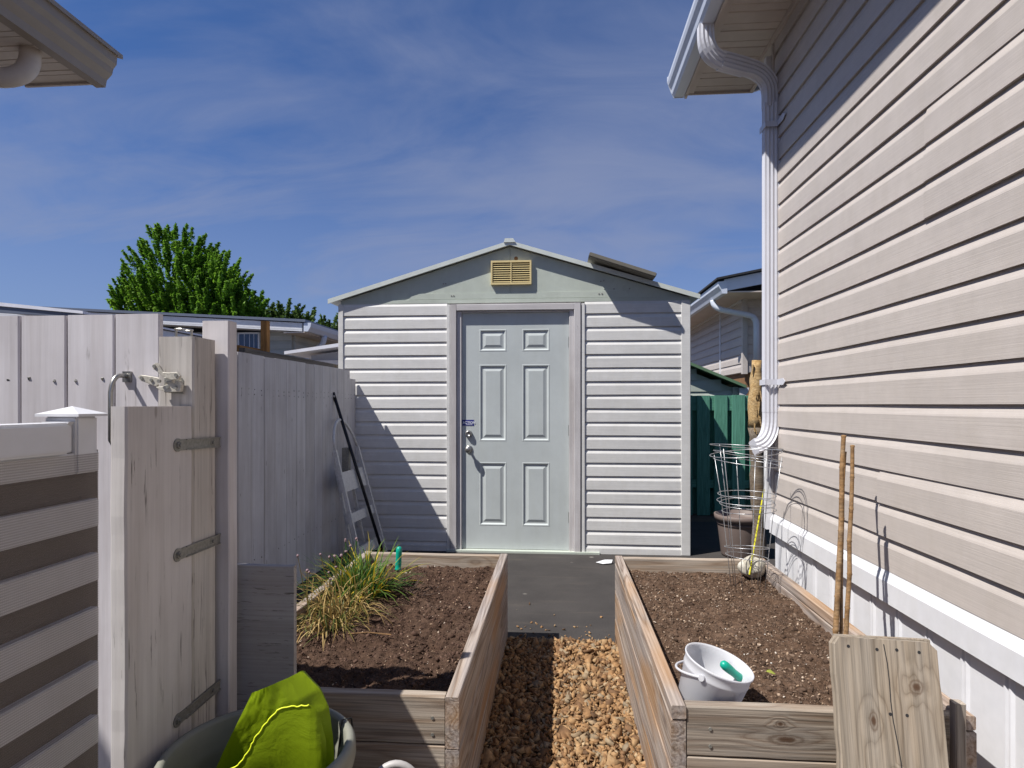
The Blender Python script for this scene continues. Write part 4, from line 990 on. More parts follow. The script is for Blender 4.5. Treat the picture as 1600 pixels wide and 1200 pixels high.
b = MB().prism([(-5.85, 3.175), (-14.5, 3.68), (-14.5, 3.74), (-5.85, 3.235)], 'y', 13.55, 24.2); o = obj('roof_slope', b.mesh('roof_slope'), m_plain('slate_edge', (.12, .14, .19), .5, 0, .4, .1, 4), lh); o.location = -lh.location
b = MB().prism([(-5.90, 3.16), (-5.90, 2.96), (-5.80, 2.96), (-5.74, 3.06), (-5.72, 3.16)], 'y', 13.58, 24.2); o = obj('gutter', b.mesh('gutter'), M['gutter'], lh); o.location = -lh.location
boxo('soffit', lh, M['soffit'], -6.4, -5.9, 13.62, 24.1, 2.93, 2.959)
b = MB().tube([(-5.82, 14.6, 2.97)] + arc((-5.82, 14.6, 2.9), (-5.85, 14.6, 2.66), (-6.15, 14.6, 2.62), 6) + arc((-6.2, 14.6, 2.6), (-6.28, 14.6, 2.55), (-6.28, 14.6, 2.3), 4) + [(-6.28, 14.6, 1.5)], .07, 12); o = obj('downspout', b.mesh('downspout', True), M['gutter'], lh); o.location = -lh.location
wd_ = boxo('window', lh, M['window'], -7.68, -7.22, 13.99, 14.02, 2.60, 2.96)
boxo('frame', wd_, M['white_vinyl'], -7.73, -7.17, 14.0, 14.015, 2.961, 3.0); boxo('frame', wd_, M['white_vinyl'], -7.72, -7.685, 13.985, 14.015, 2.58, 2.96); boxo('frame', wd_, M['white_vinyl'], -7.215, -7.18, 13.985, 14.015, 2.58, 2.96)
for x in (-7.55, -7.42, -7.31): boxo('mullion', wd_, M['gutter'], x - .006, x + .006, 13.982, 13.989, 2.60, 2.96)
bx = thing('rooftop', 'white edged flat roof of a nearer outbuilding on the far left', 'building', (-9, 8.6, 0))
b = MB().prism([(-7.02, 2.605), (-9.6, 2.86), (-9.6, 2.93), (-7.02, 2.645)], 'y', 8.4, 8.5); o = obj('roof_edge', b.mesh('roof_edge'), M['white_roof'], bx); o.location = -bx.location
b = MB().prism([(-7.02, 2.55), (-9.6, 2.72), (-9.6, 2.85), (-7.02, 2.60)], 'y', 8.42, 8.48); o = obj('fascia', b.mesh('fascia'), bpy.data.materials['slate_edge'], bx); o.location = -bx.location
boxo('wall', bx, M['gutter'], -9.5, -7.1, 8.6, 12, 0, 2.6)
b = MB().prism([(-7.02, 2.61), (-9.6, 2.865), (-9.6, 2.90), (-7.02, 2.64)], 'y', 8.5, 12.2); o = obj('roof_slope', b.mesh('roof_slope'), M['white_roof'], bx); o.location = -bx.location
cp = thing('carport', 'low white carport roof between the fence and the shed', 'carport', (-3.0, 8.4, 0))
b = MB().prism([(-3.62, 1.925), (-1.2, 2.24), (-1.2, 2.30), (-3.62, 1.965)], 'y', 7.72, 7.80); o = obj('roof_edge', b.mesh('roof_edge'), M['white_roof'], cp); o.location = -cp.location
b = MB().prism([(-3.62, 1.93), (-1.2, 2.25), (-1.2, 2.28), (-3.62, 1.96)], 'y', 7.80, 10.2); o = obj('roof_sheet', b.mesh('roof_sheet'), M['white_roof'], cp); o.location = -cp.location
boxo('wall', cp, M['white_roof'], -3.36, -1.3, 7.95, 10, 0, 1.86)
b = MB().prism([(-3.36, 1.861), (-1.3, 1.861), (-1.3, 2.21), (-3.36, 1.93)], 'y', 7.98, 8.02); o = obj('gable_wall', b.mesh('gable_wall'), m_plain('blue_grey_panel', (.40, .42, .50), .5, 0, .3, .1, 4), cp); o.location = -cp.location  # bluish grey panel below the roof edge

# trees
def leaves(name, centres, tips, per, size, parent, mat, seed, tonebase=None):
    g = np.random.default_rng(seed); n = len(tips)
    A = np.repeat(np.array(centres), per, 0); B = np.repeat(np.array(tips), per, 0)
    t = g.random(len(A)) ** .75
    p = A + (B - A) * t[:, None] + g.normal(0, 1, (len(A), 3)) * (.13 * (1.15 - t))[:, None] * size * 5.2
    m = len(p); u = g.normal(size=(m, 3)); u[:, 2] *= .6; u /= np.linalg.norm(u, axis=1)[:, None]
    w = g.normal(size=(m, 3)); w -= u * (u * w).sum(1)[:, None]; w /= np.linalg.norm(w, axis=1)[:, None]
    s = size * g.uniform(.6, 1.25, m)[:, None]
    V = np.stack([p - u * s, p + w * s * .42, p + u * s, p - w * s * .42], 1).reshape(-1, 3)
    F = np.arange(m * 4).reshape(-1, 4)
    tb = np.repeat(g.normal(.5, .13, n), per) + g.normal(0, .13, m) + (t - .5) * .25
    return obj(name, np_mesh(name, V, F, np.repeat(np.clip(tb, 0, 1), 4)), mat, parent)
def tree(loc, lobes, label, shoots, per, size, mat, seed, trunk_h, name='leafy_tree', group=None, up=.75):
    r = random.Random(seed); root = thing(name, label, 'tree', loc, group=group); L = Vector(loc)
    cs, ts = [], []
    for _ in range(shoots):
        (c, rad) = r.choices(lobes, weights=[a[1][0] * a[1][2] for a in lobes])[0]
        while True:
            d = Vector((r.uniform(-1, 1), r.uniform(-1, 1), r.uniform(-1, 1)))
            if .55 < d.length < 1: break
        e = Vector((c[0] + d.x * rad[0], c[1] + d.y * rad[1], c[2] + d.z * rad[2]))
        dirn = (Vector((d.x * .55, d.y * .55, up + .25 * d.z))).normalized(); ln = r.uniform(.9, 1.9) * size * 5.5
        cs.append((e - dirn * ln * .7)[:]); ts.append((e + dirn * ln * .35)[:])
    o = leaves('crown', cs, ts, per, size, root, mat, seed); o.location = (0, 0, 0)
    b = MB().tube([(0, 0, 0), (.05, 0, trunk_h * .5), (0, 0, trunk_h)], [.22, .18, .13], 10)
    for (c, rad) in lobes: b.tube([(0, 0, trunk_h * .9), Vector(c) * .55 + Vector((0, 0, trunk_h * .4)), c], [.11, .07, .03], 7)
    o = obj('trunk', b.mesh('trunk'), M['bark'], root, (0, 0, 0), (0, 0, 0), True)
    return root
tree((-15.4, 24, 0), [((-.45, 0, 6.6), (2.05, 1.8, 2.15)), ((-1.85, 0, 5.4), (1.25, 1.3, 1.6)), ((1.0, 0, 5.8), (1.75, 1.5, 2.0)), ((2.1, .2, 5.0), (1.25, 1.2, 1.3)), ((0, 0, 4.6), (2.8, 1.8, 1.3))],
     'large green broadleaf tree with upright leafy shoots beyond the white roofs', 1150, 90, .085, M['leaf'], 21, 3.4)
for n_, (lx, hh, lab) in enumerate(((-14.6, 6.75, 'hazy green bush showing just right of the big tree'), (-13.5, 6.5, 'hazy green bush in the middle of the far hedge row'), (-12.4, 6.15, 'lower green bush nearest the shed roof corner'), (-11.3, 5.75, 'lowest green bush at the end of the far hedge row'))):
    tree((lx, 29.0, 0), [((0, 0, hh - .9), (.85, .8, .75)), ((.3, 0, hh - 1.6), (.9, .8, .8))], lab, 90, 60, .10, M['leaf_far'], 40 + n_, 2.5, 'distant_bush', 'far bushes behind the roofs', .5)

# ================================================================== LADDER, POLE
def lean(xb, xt, zt, y): return lambda t: Vector((xb + (xt - xb) * t, y, zt * t))
ld = thing('step_ladder', 'grey metal step ladder with rounded top rail leaning on the fence', 'ladder', (-1.55, 4.6, 0))
zt = .92; A0 = Vector((-1.44, 4.36, .01)); A1 = Vector((-1.655, 4.36, zt)); B0 = Vector((-1.40, 4.84, .01)); B1 = Vector((-1.635, 4.80, zt))
RP = [(-.5, -.5), (.5, -.5), (.5, .5), (-.5, .5)]
for p0, p1 in ((A0, A1), (B0, B1)):
    b = MB().tube([p0, p1], .026, prof=RP, up=(0, 1, 0)); o = obj('rail', b.mesh('rail'), M['ladder'], ld); o.location = -ld.location
pts = [A1] + [A1 + (B1 - A1) * t + Vector((-.055, 0, .22)) * math.sin(PI * t) ** .6 for t in [i / 14 for i in range(1, 14)]] + [B1]
b = MB().tube(pts, .011, 10); o = obj('top_hoop', b.mesh('top_hoop', True), M['ladder'], ld); o.location = -ld.location
for t, hh_ in ((.16, .035), (.44, .035), (.735, .075)):
    p = A0.lerp(A1, t); q = B0.lerp(B1, t); b = MB()
    d = (A0 - A1).normalized() * hh_; e = Vector((-.03, 0, -.008))
    b.add([p - d, q - d, q + d, p + d, p - d + e, q - d + e, q + d + e, p + d + e], [(0, 1, 2, 3), (4, 7, 6, 5), (0, 4, 5, 1), (1, 5, 6, 2), (2, 6, 7, 3), (3, 7, 4, 0)])
    o = obj('step', b.mesh('step'), M['ladder'], ld); o.location = -ld.location
for yy in (4.46, 4.74):
    b = MB().tube([(-1.53, yy, .01), (-1.69, yy, .80)], .02, prof=RP, up=(0, 1, 0)); o = obj('rear_leg', b.mesh('rear_leg'), M['ladder'], ld); o.location = -ld.location
boxo('rear_brace', ld, M['ladder'], -1.66, -1.65, 4.47, 4.73, .60, .66)
b = MB().box(-1.69, -1.64, 4.60, 4.66, .72, .92); o = obj('hinge_block', b.mesh('hinge_block'), M['zinc'], ld); o.location = -ld.location
pl = thing('black_pole', 'long thin black pole with hanging hole leaning in the fence corner', 'pole', (-1.5, 4.7, 0))
b = MB().tube([(-1.385, 4.72, .03), (-1.735, 4.58, 1.30)], .0125, 12).tube([(-1.735, 4.58, 1.30), (-1.748, 4.575, 1.355)], [.0125, .010], 12)
o = obj('shaft', b.mesh('shaft', True), M['blackpaint'], pl); o.location = -pl.location
b = MB().ring((-1.738, 4.563, 1.325), .006, .0022, (0, 1, 0), 14, 5); o = obj('hanging_hole', b.mesh('hanging_hole'), M['ladder'], pl); o.location = -pl.location
b = MB().tube([(-1.37, 4.725, .0), (-1.39, 4.72, .06)], .017, 12); o = obj('foot', b.mesh('foot'), M['black_plastic'], pl); o.location = -pl.location

# ================================================================== IN THE LEFT BED
def blade(b_v, b_f, tones, p, d, ln, w, droop, r, tone, seg=5, kink=0):
    o = len(b_v); side = Vector((-d.y, d.x, 0))
    if side.length < .01: side = Vector((1, 0, 0))
    side.normalize(); q = Vector(p); dr = Vector(d).normalized()
    for i in range(seg + 1):
        t = i / seg; ww = w * (1 - t) ** .5 * .5 + .0003
        b_v.append(tuple(q - side * ww)); b_v.append(tuple(q + side * ww)); tones += [min(1, max(0, tone + t * .25))] * 2
        dr = (dr + Vector((d.x * .12, d.y * .12, -droop * (.4 + t))) + Vector((r.gauss(0, kink), r.gauss(0, kink), r.gauss(0, kink)))).normalized()
        q = q + dr * (ln / seg)
    for i in range(seg): b_f.append((o + 2 * i, o + 2 * i + 1, o + 2 * i + 3, o + 2 * i + 2))
def tuft(name, label, cat, cx, cy, rx, ry, n, lnr, w, droopr, tonef, mat, seed, lean_=(0, 0), heads=0, kink=.05, hfn=hL):
    r = random.Random(seed); z0 = float(hfn(np.array([cx]), np.array([cy]))[0]); root = thing(name, label, cat, (cx, cy, z0))
    V, F, T = [], [], []
    for i in range(n):
        a = r.uniform(0, 2 * PI); q = r.random() ** .6; x = math.cos(a) * rx * q; y = math.sin(a) * ry * q
        d = Vector((x / rx * .55 + lean_[0] + r.gauss(0, .22), y / ry * .5 + lean_[1] + r.gauss(0, .22), 1))
        blade(V, F, T, (x, y, -.004), d, r.uniform(*lnr), w * r.uniform(.6, 1.3), r.uniform(*droopr), r, tonef(r), 6, kink)
    obj('leaves', np_mesh('leaves', np.array(V), np.array(F), np.array(T)), mat, root)
    root.children[-1].location = (0, 0, 0); root.children[-1]['kind'] = 'stuff'
    for i in range(heads):
        a = r.uniform(0, 2 * PI); x = math.cos(a) * rx * r.random() - rx * .2; y = math.sin(a) * ry * r.random(); h = r.uniform(.16, .27)
        b = MB(); tip = Vector((x * 1.2 + lean_[0] * .15 + r.gauss(0, .02), y * 1.1 + r.gauss(0, .02), h)); b.tube([(x, y, 0), ((x + tip.x) / 2 + r.gauss(0, .008), (y + tip.y) / 2, h * .5), tip], .0014, 5)
        stem = obj('flower_stem', b.mesh('flower_stem'), mat, root, (0, 0, 0), (0, 0, 0), True)
        me2 = stem.data; at = me2.attributes.new('tone', 'FLOAT', 'POINT'); at.data.foreach_set('value', [.4] * len(me2.vertices))
        v0, f0 = ICO1; rr = r.uniform(.005, .008)
        me3 = np_mesh('flower_head', v0 * rr * (1 + np.random.default_rng(i).uniform(-.3, .3, (len(v0), 1))), f0)
        obj('flower_head', me3, M['flower'], stem, tip, (0, 0, 0), True)
    return root
tuft('chive_plant', 'fresh green chive clump with yellowing blades in the left bed', 'plant', -.845, 2.62, .085, .10, 210, (.13, .28), .0085, (.05, .33), lambda r: r.choice([.1, .2, .3, .4, .45, .55, .95]), M['chive'], 3, (.12, 0))
tuft('dry_chive_plant', 'dry straw coloured chive clump nearest the board in the left bed', 'plant', -.885, 2.30, .11, .17, 330, (.08, .24), .0050, (.05, .75), lambda r: r.choice([.0, .15, .4, .6, .8, .9]), M['straw'], 4, (-.03, -.1), 9, .15)
tuft('flowering_chive_plant', 'thin flowering chives along the bed edge by the fence', 'plant', -.945, 2.62, .05, .16, 120, (.12, .24), .0036, (.05, .3), lambda r: r.choice([.2, .3, .45, .7]), M['chive'], 6, (-.1, 0), 8, .07)
# bare twiggy stump
tw = thing('twiggy_stump', 'small bare dead plant with dark twigs spreading over the left bed soil', 'plant', (-.66, 2.60, .40))
r = random.Random(9); b = MB()
for i in range(26):
    a = r.uniform(-.9, 1.4) if i % 2 else r.uniform(0, 6.28); ln = r.uniform(.06, .16); p = Vector((0, 0, .004)); pts = [p]; d = Vector((math.cos(a), math.sin(a) * .6, r.uniform(.1, .9)))
    for s_ in range(4): d = (d + Vector((r.gauss(0, .25), r.gauss(0, .25), r.gauss(-.12, .2)))).normalized(); pts.append(pts[-1] + d * ln / 4)
    b.tube(pts, [.0038, .003, .0022, .0016, .001], 5)
obj('twigs', b.mesh('twigs'), M['twig'], tw, (0, 0, 0), (0, 0, 0), True)
sk = thing('dead_stick', 'thin straw coloured stick lying on the left bed soil', 'stick', (-.74, 2.13, .432))
b = MB().tube([(-.02, 0, -.004), (.05, .01, .0), (.14, 0, -.002)], .0022, 6); obj('stick', b.mesh('stick'), M['bamboo'], sk, (0, 0, 0), (0, 0, 0), True)
# hand tool with teal handle standing in the soil
zt_ = float(hL(np.array([-.80]), np.array([2.97]))[0])
ht = thing('hand_tool', 'hand tool with teal handle stuck upright in the left bed', 'garden tool', (-.80, 2.96, zt_), (0, R(3), 0))
b = MB().lathe([(0, .135), (.008, .134), (.0135, .127), (.0155, .11), (.0145, .08), (.0155, .05), (.0140, .028), (.0165, .024), (.0165, .020), (.006, .018), (0, .018)], 20)
obj('handle', b.mesh('handle', True), M['teal'], ht, (0, 0, 0), (0, 0, 0), True)
obj('hanging_hole', lathe_y([(0, 0), (.004, 0), (.004, .001), (0, .001)], (0, -.0118, .122), 12).mesh('hanging_hole'), M['black_plastic'], ht, (0, 0, 0), (0, 0, 0), True)
obj('shank', MB().tube([(0, 0, .022), (0, 0, -.05)], .0075, 10).mesh('shank'), M['zinc'], ht, (0, 0, 0), (0, 0, 0), True)

# ================================================================== IN THE RIGHT BED
# bucket
bk = thing('bucket', 'white plastic bucket tilted in the near corner of the right bed', 'bucket', (.402, 1.745, .400), (R(5), R(16), 0)); bk.scale = (.83, .83, .83); bk.location.x += .010; bk.location.z -= .004
prof = [(.0, .0), (.090, .0), (.094, .004), (.108, .135), (.110, .137), (.110, .142), (.1095, .150), (.1115, .168), (.1155, .172), (.1155, .177), (.1125, .178), (.1085, .172), (.1065, .150), (.104, .135), (.0905, .008), (.0, .008)]
obj('shell', MB().lathe(prof, 56).mesh('shell', True), M['bucket'], bk, (0, 0, 0), (0, 0, 0), True)
b = MB()
hp_ = []
for i in range(25):
    t = PI * i / 24; a = PI + .0
    # bail hangs over the left (-x) side
    x_ = -.128 * math.sin(t); y_ = -.112 * math.cos(t); z_ = .145 - .05 * math.sin(t)
    hp_.append((x_, y_, z_))
b.tube(hp_, .0042, 8); obj('bail_handle', b.mesh('bail_handle', True), M['bucket'], bk, (0, 0, 0), (0, 0, R(-38)), True)
for sg in (-1, 1):
    obj('handle_lug', MB().tube([(0, sg * .106, .145), (0, sg * .120, .145)], .010, 12).mesh('handle_lug'), M['bucket'], bk, (0, 0, 0), (0, 0, 0), True).matrix_local = Matrix.Rotation(R(-38), 4, 'Z')
trw = thing('trowel', 'trowel with a teal grip resting inside the white bucket', 'garden tool', (.480, 1.752, .512), (0, R(50), R(-160))); trw.scale = (.72, .72, .72)
b = MB().lathe([(0, .035), (.009, .033), (.0155, .026), (.018, .012), (.0175, -.01), (.015, -.04), (.0165, -.07), (.013, -.085), (0, -.086)], 20)
obj('handle', b.mesh('handle', True), M['teal'], trw, (0, 0, 0), (0, 0, 0), True)
obj('blade', MB().tube([(0, 0, -.08), (0, 0, -.13)], .006, 8).mesh('blade'), M['zinc'], trw, (0, 0, 0), (0, 0, 0), True)
# rock
rk = bpy.data.meshes.new('rock'); bm = bmesh.new(); bmesh.ops.create_icosphere(bm, subdivisions=4, radius=1)
for v_ in bm.verts:
    n_ = mnoise.fractal(v_.co * 1.3 + Vector((4, 2, 9)), 1.0, 2.0, 4); v_.co = v_.co * (1 + .13 * n_); v_.co.x *= .068; v_.co.y *= .06; v_.co.z *= .052
bm.to_mesh(rk); bm.free(); rk.polygons.foreach_set('use_smooth', [True] * len(rk.polygons))
o = obj('rock', rk, M['rock'], None, (.952, 3.045, .458), (.1, .1, .5)); tag(o, 'round pale stone at the back corner of the right bed', 'stone')
# tomato cages, two nested
def cage(loc, rot, top_r, label, seed, jz):
    r = random.Random(seed); root = thing('tomato_cage', label, 'tomato cage', loc, rot, 'nested wire tomato cages')
    rings = [(.655 + jz, top_r), (.625 + jz, top_r * .99), (.435 + jz, top_r * .80), (.405 + jz, top_r * .78), (.19 + jz, top_r * .62)]
    for (z, q) in rings:
        tilt = (r.gauss(0, .07), r.gauss(0, .07), 1); b = MB().ring((r.gauss(0, .003), r.gauss(0, .003), z), q, .0017, tilt, 44, 6)
        obj('ring', b.mesh('ring', True), M['wire'], root, (0, 0, 0), (0, 0, 0), True)
    for a in (0.5, 2.1, 3.7, 5.2):
        a += r.gauss(0, .1)
        b = MB().tube([(top_r * math.cos(a), top_r * math.sin(a), .655 + jz), (top_r * .79 * math.cos(a), top_r * .79 * math.sin(a), .42), (top_r * .62 * math.cos(a), top_r * .62 * math.sin(a), .19), (top_r * .45 * math.cos(a), top_r * .45 * math.sin(a), -.06)], .0017, 6)
        obj('leg', b.mesh('leg', True), M['wire'], root, (0, 0, 0), (0, 0, 0), True)
cage((.872, 2.86, .41), (R(1), R(-.8), 0), .158, 'outer galvanised wire tomato cage at the back of the right bed', 1, .0)
cage((.876, 2.862, .40), (R(-1.5), R(1.2), .5), .152, 'inner galvanised wire tomato cage nested inside the outer one', 2, -.035)
ys2 = thing('yellow_stake', 'thin yellow garden stake leaning inside the tomato cages', 'stake', (.925, 2.98, .50))
obj('stake', MB().tube([(-.005, 0, -.06), (.080, .05, .345)], .0036, 8).mesh('stake'), M['yellow'], ys2, (0, 0, 0), (0, 0, 0), True)
# bamboo
def bamboo(p0, p1, rad, label, seed):
    r = random.Random(seed); p0, p1 = Vector(p0), Vector(p1); root = thing('bamboo_stake', label, 'stake', p0, group='bamboo stakes in the right bed'); L = (p1 - p0).length
    pts, rs = [], []; n = int(L / .10)
    for i in range(n + 1):
        t = i / n; off = Vector((r.gauss(0, .0018), r.gauss(0, .0018), 0)); q = (p1 - p0) * t + off
        d = (p1 - p0).normalized()
        for dz, f in ((-.004, 1.0), (0, 1.22), (.004, 1.0)):
            pts.append(q + d * dz); rs.append(rad * f * (1 - .2 * t))
    obj('cane', MB().tube(pts, rs, 10).mesh('cane', True), M['bamboo'], root, (0, 0, 0), (0, 0, 0), True)
bamboo((.838, 1.905, .36), (.935, 2.05, 1.155), .0088, 'tallest bamboo stake leaning beside the house skirting', 1)
bamboo((.862, 1.925, .36), (.948, 2.075, 1.10), .0056, 'thin bamboo stake tied close behind the tallest one', 2)
bamboo((.925, 2.02, .38), (1.018, 2.17, 1.115), .0080, 'separate bamboo stake standing to the right of the pair', 3)
fl2 = thing('fallen_leaf', 'small yellow green leaf lying on the right bed soil', 'leaf', (.66, 1.93, .425), (.25, .3, .4))
b = MB().add([(-.018, 0, 0), (-.006, -.009, .003), (.008, -.010, .002), (.020, 0, 0), (.006, .011, .004), (-.008, .008, .002)], [(0, 1, 2, 5), (5, 2, 4), (2, 3, 4)])
obj('blade', b.mesh('blade'), M['leaf_single'], fl2, (0, 0, 0), (0, 0, 0), True)

# loose leaning boards at the front right
lb = thing('leaning_board', 'wide weathered grey board with clipped corners leaning on the right bed', 'board', (.765, 1.425, .32), (R(-14), R(2.0), R(-1)))
W2, Hb, T2 = .118, .385, .030
out = [(-W2, -Hb), (W2, -Hb), (W2, Hb - .022), (W2 - .018, Hb), (-W2 + .012, Hb), (-W2, Hb - .014)]
# built with its length on local x so the grain runs along it
nseg = 18; r = random.Random(4)
def shp(): 
    vs, fs = [], []
    for i in range(nseg + 1):
        x = -Hb + 2 * Hb * i / nseg; c = 0
        if i == nseg - 1: x = Hb - .017
        wl_, wr_ = W2, W2
        if i == nseg: wl_ -= .016; wr_ -= .012
        j1, j2 = r.uniform(-.0015, .0015), r.uniform(-.0015, .0015)
        for (yy, zz_) in ((-T2 / 2, -wl_ + .002 + j1), (-T2 / 2 + .003, -wl_ + j1), (T2 / 2, -wl_ + j1), (T2 / 2, wr_ + j2), (-T2 / 2 + .003, wr_ + j2), (-T2 / 2, wr_ - .002 + j2)):
            vs.append((x, yy, zz_))
    for i in range(nseg):
        for j in range(6): fs.append((i * 6 + j, i * 6 + (j + 1) % 6, (i + 1) * 6 + (j + 1) % 6, (i + 1) * 6 + j))
    fs += [tuple(range(6)), tuple(range(nseg * 6 + 5, nseg * 6 - 1, -1))]
    return MB().add(vs, fs).mesh('board')
obj('board', shp(), M['grey_wood'], lb, (0, 0, 0), (0, -PI / 2, 0), True)
b = MB()
for (x_, z_) in ((-.085, .365), (-.02, .362), (.025, .364), (.075, .362), (-.002, .222), (.035, .222)):
    b.tube([(x_, -T2 / 2 - .0006, z_), (x_, -T2 / 2 + .002, z_)], .0038, 8)
obj('screw_hole', b.mesh('screw_hole'), M['dark'], lb, (0, 0, 0), (0, 0, 0), True)
# deep split running down the face
b = MB(); pts_ = [(-.004 + .0 * i + .0023 * i + .0025 * math.sin(i * 1.3), .375 - i * .042) for i in range(19)]
for (a0, a1) in zip(pts_[:-1], pts_[1:]):
    b.add([(a0[0] - .0011, -T2 / 2 - .0007, a0[1]), (a0[0] + .0011, -T2 / 2 - .0007, a0[1]), (a1[0] + .0011, -T2 / 2 - .0007, a1[1]), (a1[0] - .0011, -T2 / 2 - .0007, a1[1])], [(0, 1, 2, 3)])
obj('split', b.mesh('split'), M['dark'], lb, (0, 0, 0), (0, 0, 0), True)
lb2 = thing('back_board', 'thin grey board just showing behind the leaning board top', 'board', (.80, 1.53, .35), (R(-8), R(1.5), 0))
obj('board', plank(.66, .225, .018, 3, .002, .002, 8), M['grey_wood'], lb2, (0, 0, 0), (0, -PI / 2, 0), True)
st_ = thing('timber_stake', 'short square timber stake between the leaning board and the skirting', 'stake', (.985, 1.565, 0))
board('stake', st_, M['bed_wood'], .972, .997, 1.552, 1.580, 0, .525, 'VX')

# ================================================================== BIG POT WITH LIME CLOTH
pot = thing('large_pot', 'large round grey green plastic planter in the shade at the front left', 'planter', (-.648, 1.262, 0))
prof = [(0, .0), (.140, .0), (.148, .02), (.180, .44), (.184, .445), (.186, .458), (.200, .462), (.204, .480), (.203, .505), (.196, .516), (.186, .517), (.180, .508), (.180, .47), (.172, .455), (.172, .44), (.160, .25), (0, .24)]
obj('shell', MB().lathe(prof, 72).mesh('shell', True), M['pot'], pot, (0, 0, 0), (0, 0, 0), True)
cord = [(-.645 + .186 * math.cos(a), 1.255 + .186 * math.sin(a), 0) for a in (.55,)]
a = .66; c_, s_ = math.cos(a), math.sin(a)
obj('cord', MB().tube([(q * c_, q * s_, h) for q, h in ((.205, .40), (.210, .48), (.204, .520), (.183, .522), (.174, .45), (.158, .31))], .0026, 7).mesh('cord', True), M['black_plastic'], pot, (0, 0, 0), (0, 0, 0), True)
def curve_at(pts, t):
    n = len(pts) - 1; f = min(max(t, 0), 1) * n; i = min(int(f), n - 1); f -= i
    return tuple(pts[i][k_] * (1 - f) + pts[i + 1][k_] * f for k_ in (0, 1))
LO = [(-.812, .34), (-.780, .40), (-.752, .457), (-.722, .52), (-.694, .577), (-.668, .629)]
RO_ = [(-.505, .34), (-.506, .42), (-.513, .506), (-.524, .565), (-.545, .607), (-.588, .647)]
nu, nv = 54, 44; V = np.zeros((nv, nu, 3))
for j in range(nv):
    t = j / (nv - 1); lx, lz = curve_at(LO, t); rx, rz = curve_at(RO_, t)
    for i in range(nu):
        s = i / (nu - 1); x = lx + (rx - lx) * s; z = lz + (rz - lz) * s + .006 * math.sin(PI * s) * t
        y = 1.285 + .05 * (s - .45) + .012 * math.sin(s * 5.0 + t * 2.6) + .016 * math.sin(s * 2.2 - t * 3.6 + 1) * (1 - t) + .035 * max(0, s - .8) * 3
        y += .004 * mnoise.fractal(Vector((s * 4, t * 4, 2)), 1.0, 2.0, 4)
        V[j, i] = (x, y, z)
W = V.copy(); W[:, :, 1] += .012 + .045 * np.sin(np.linspace(0, PI, nu))[None, :] * np.linspace(1, .15, nv)[:, None]
W[-1] = V[-1]; W[:, 0] = V[:, 0]; W[:, -1] = V[:, -1]
idx = np.arange(nu * nv).reshape(nv, nu); F = np.stack([idx[:-1, :-1], idx[:-1, 1:], idx[1:, 1:], idx[1:, :-1]], -1).reshape(-1, 4)
cl = thing('lime_cloth', 'lime green cloth bag stuffed upright into the large planter', 'bag', (-.64, 1.29, .3))
me = np_mesh('cloth', np.concatenate([V.reshape(-1, 3), W.reshape(-1, 3)]), np.concatenate([F, F[:, ::-1] + nu * nv])); me.polygons.foreach_set('use_smooth', [True] * len(me.polygons))
o = obj('cloth', me, M['lime'], cl); o.location = -cl.location
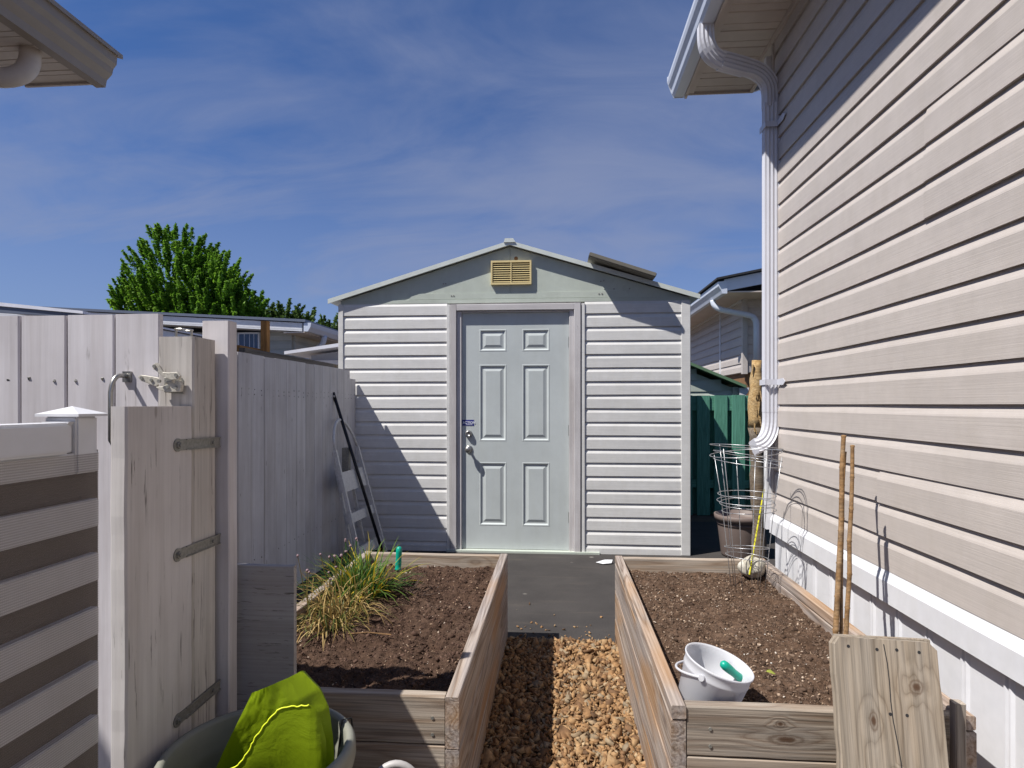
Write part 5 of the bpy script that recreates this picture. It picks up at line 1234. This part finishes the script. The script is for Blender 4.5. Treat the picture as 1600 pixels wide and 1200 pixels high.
# front flap, its sunlit fold edge painted as a thin brighter tube
TOP = [(-.752, .440), (-.735, .452), (-.712, .470), (-.682, .490), (-.672, .502), (-.660, .522), (-.648, .545), (-.634, .566), (-.618, .585), (-.602, .597), (-.585, .600), (-.565, .598), (-.545, .600), (-.532, .588), (-.522, .560), (-.512, .515)]
nu2 = 60; nv2 = 24; V = np.zeros((nv2, nu2, 3)); edge = []
for j in range(nv2):
    t = j / (nv2 - 1)
    for i in range(nu2):
        s = i / (nu2 - 1); tx, tz = curve_at(TOP, s); z = .34 + (tz - .34) * t; x = tx + .035 * (1 - t) * (s - .4)
        y = 1.262 + .045 * (s - .4) - .012 * math.sin(s * 5.5 + .5) * (.4 + .6 * (1 - t)) + .010 * math.sin(t * 4 + s * 3) - .012 * (1 - t)
        V[j, i] = (x, y, z)
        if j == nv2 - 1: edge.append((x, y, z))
idx = np.arange(nu2 * nv2).reshape(nv2, nu2); F = np.stack([idx[:-1, :-1], idx[:-1, 1:], idx[1:, 1:], idx[1:, :-1]], -1).reshape(-1, 4)
me = np_mesh('flap', V.reshape(-1, 3), F); me.polygons.foreach_set('use_smooth', [True] * len(me.polygons))
o = obj('flap', me, M['lime'], cl); o.location = -cl.location
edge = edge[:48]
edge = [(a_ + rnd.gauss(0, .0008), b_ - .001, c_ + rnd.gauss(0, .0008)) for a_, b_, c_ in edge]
o = obj('lit_fold_edge', MB().tube(edge, .0017, 8).mesh('lit_fold_edge', True), m_plain('lime_lit_edge', (.75, .85, .03), .5, nvar=0), cl); o.location = -cl.location  # sunlight on the crease, put in as a brighter colour
# pail just showing at the bottom edge
pw = thing('grey_pail', 'grey pail of which only the curved handle shows below the left bed', 'pail', (-.385, 1.40, 0))
prof = [(0, 0), (.06, 0), (.08, .30), (.084, .305), (.078, .305), (.06, .02), (0, .02)]
obj('shell', MB().lathe(prof, 32).mesh('shell', True), M['pot'], pw, (0, 0, 0), (0, 0, 0), True)
b = MB().tube([(.072 * math.cos(t), 0, .29 + .118 * math.sin(t)) for t in [PI * i / 20 for i in range(21)]], .009, 10); obj('handle', b.mesh('handle', True), m_plain('grey_handle', (.42, .40, .39), .5, nvar=.1), pw, (0, 0, 0), (0, 0, R(12)), True)

# torn scrap of white plastic on the slab
tp2 = thing('plastic_scrap', 'small torn scrap of white plastic on the dark slab by the right bed corner', 'scrap', (.36, 4.80, .006), (0, 0, .3))
b = MB().add([(-.06, .02, .004), (-.02, -.03, .002), (.05, -.035, .006), (.075, .0, .022), (.02, .03, .018), (-.02, .035, .008)], [(0, 1, 5), (1, 4, 5), (1, 2, 4), (2, 3, 4)])
obj('scrap', b.mesh('scrap'), M['white_vinyl'], tp2, (0, 0, 0), (0, 0, 0), True)
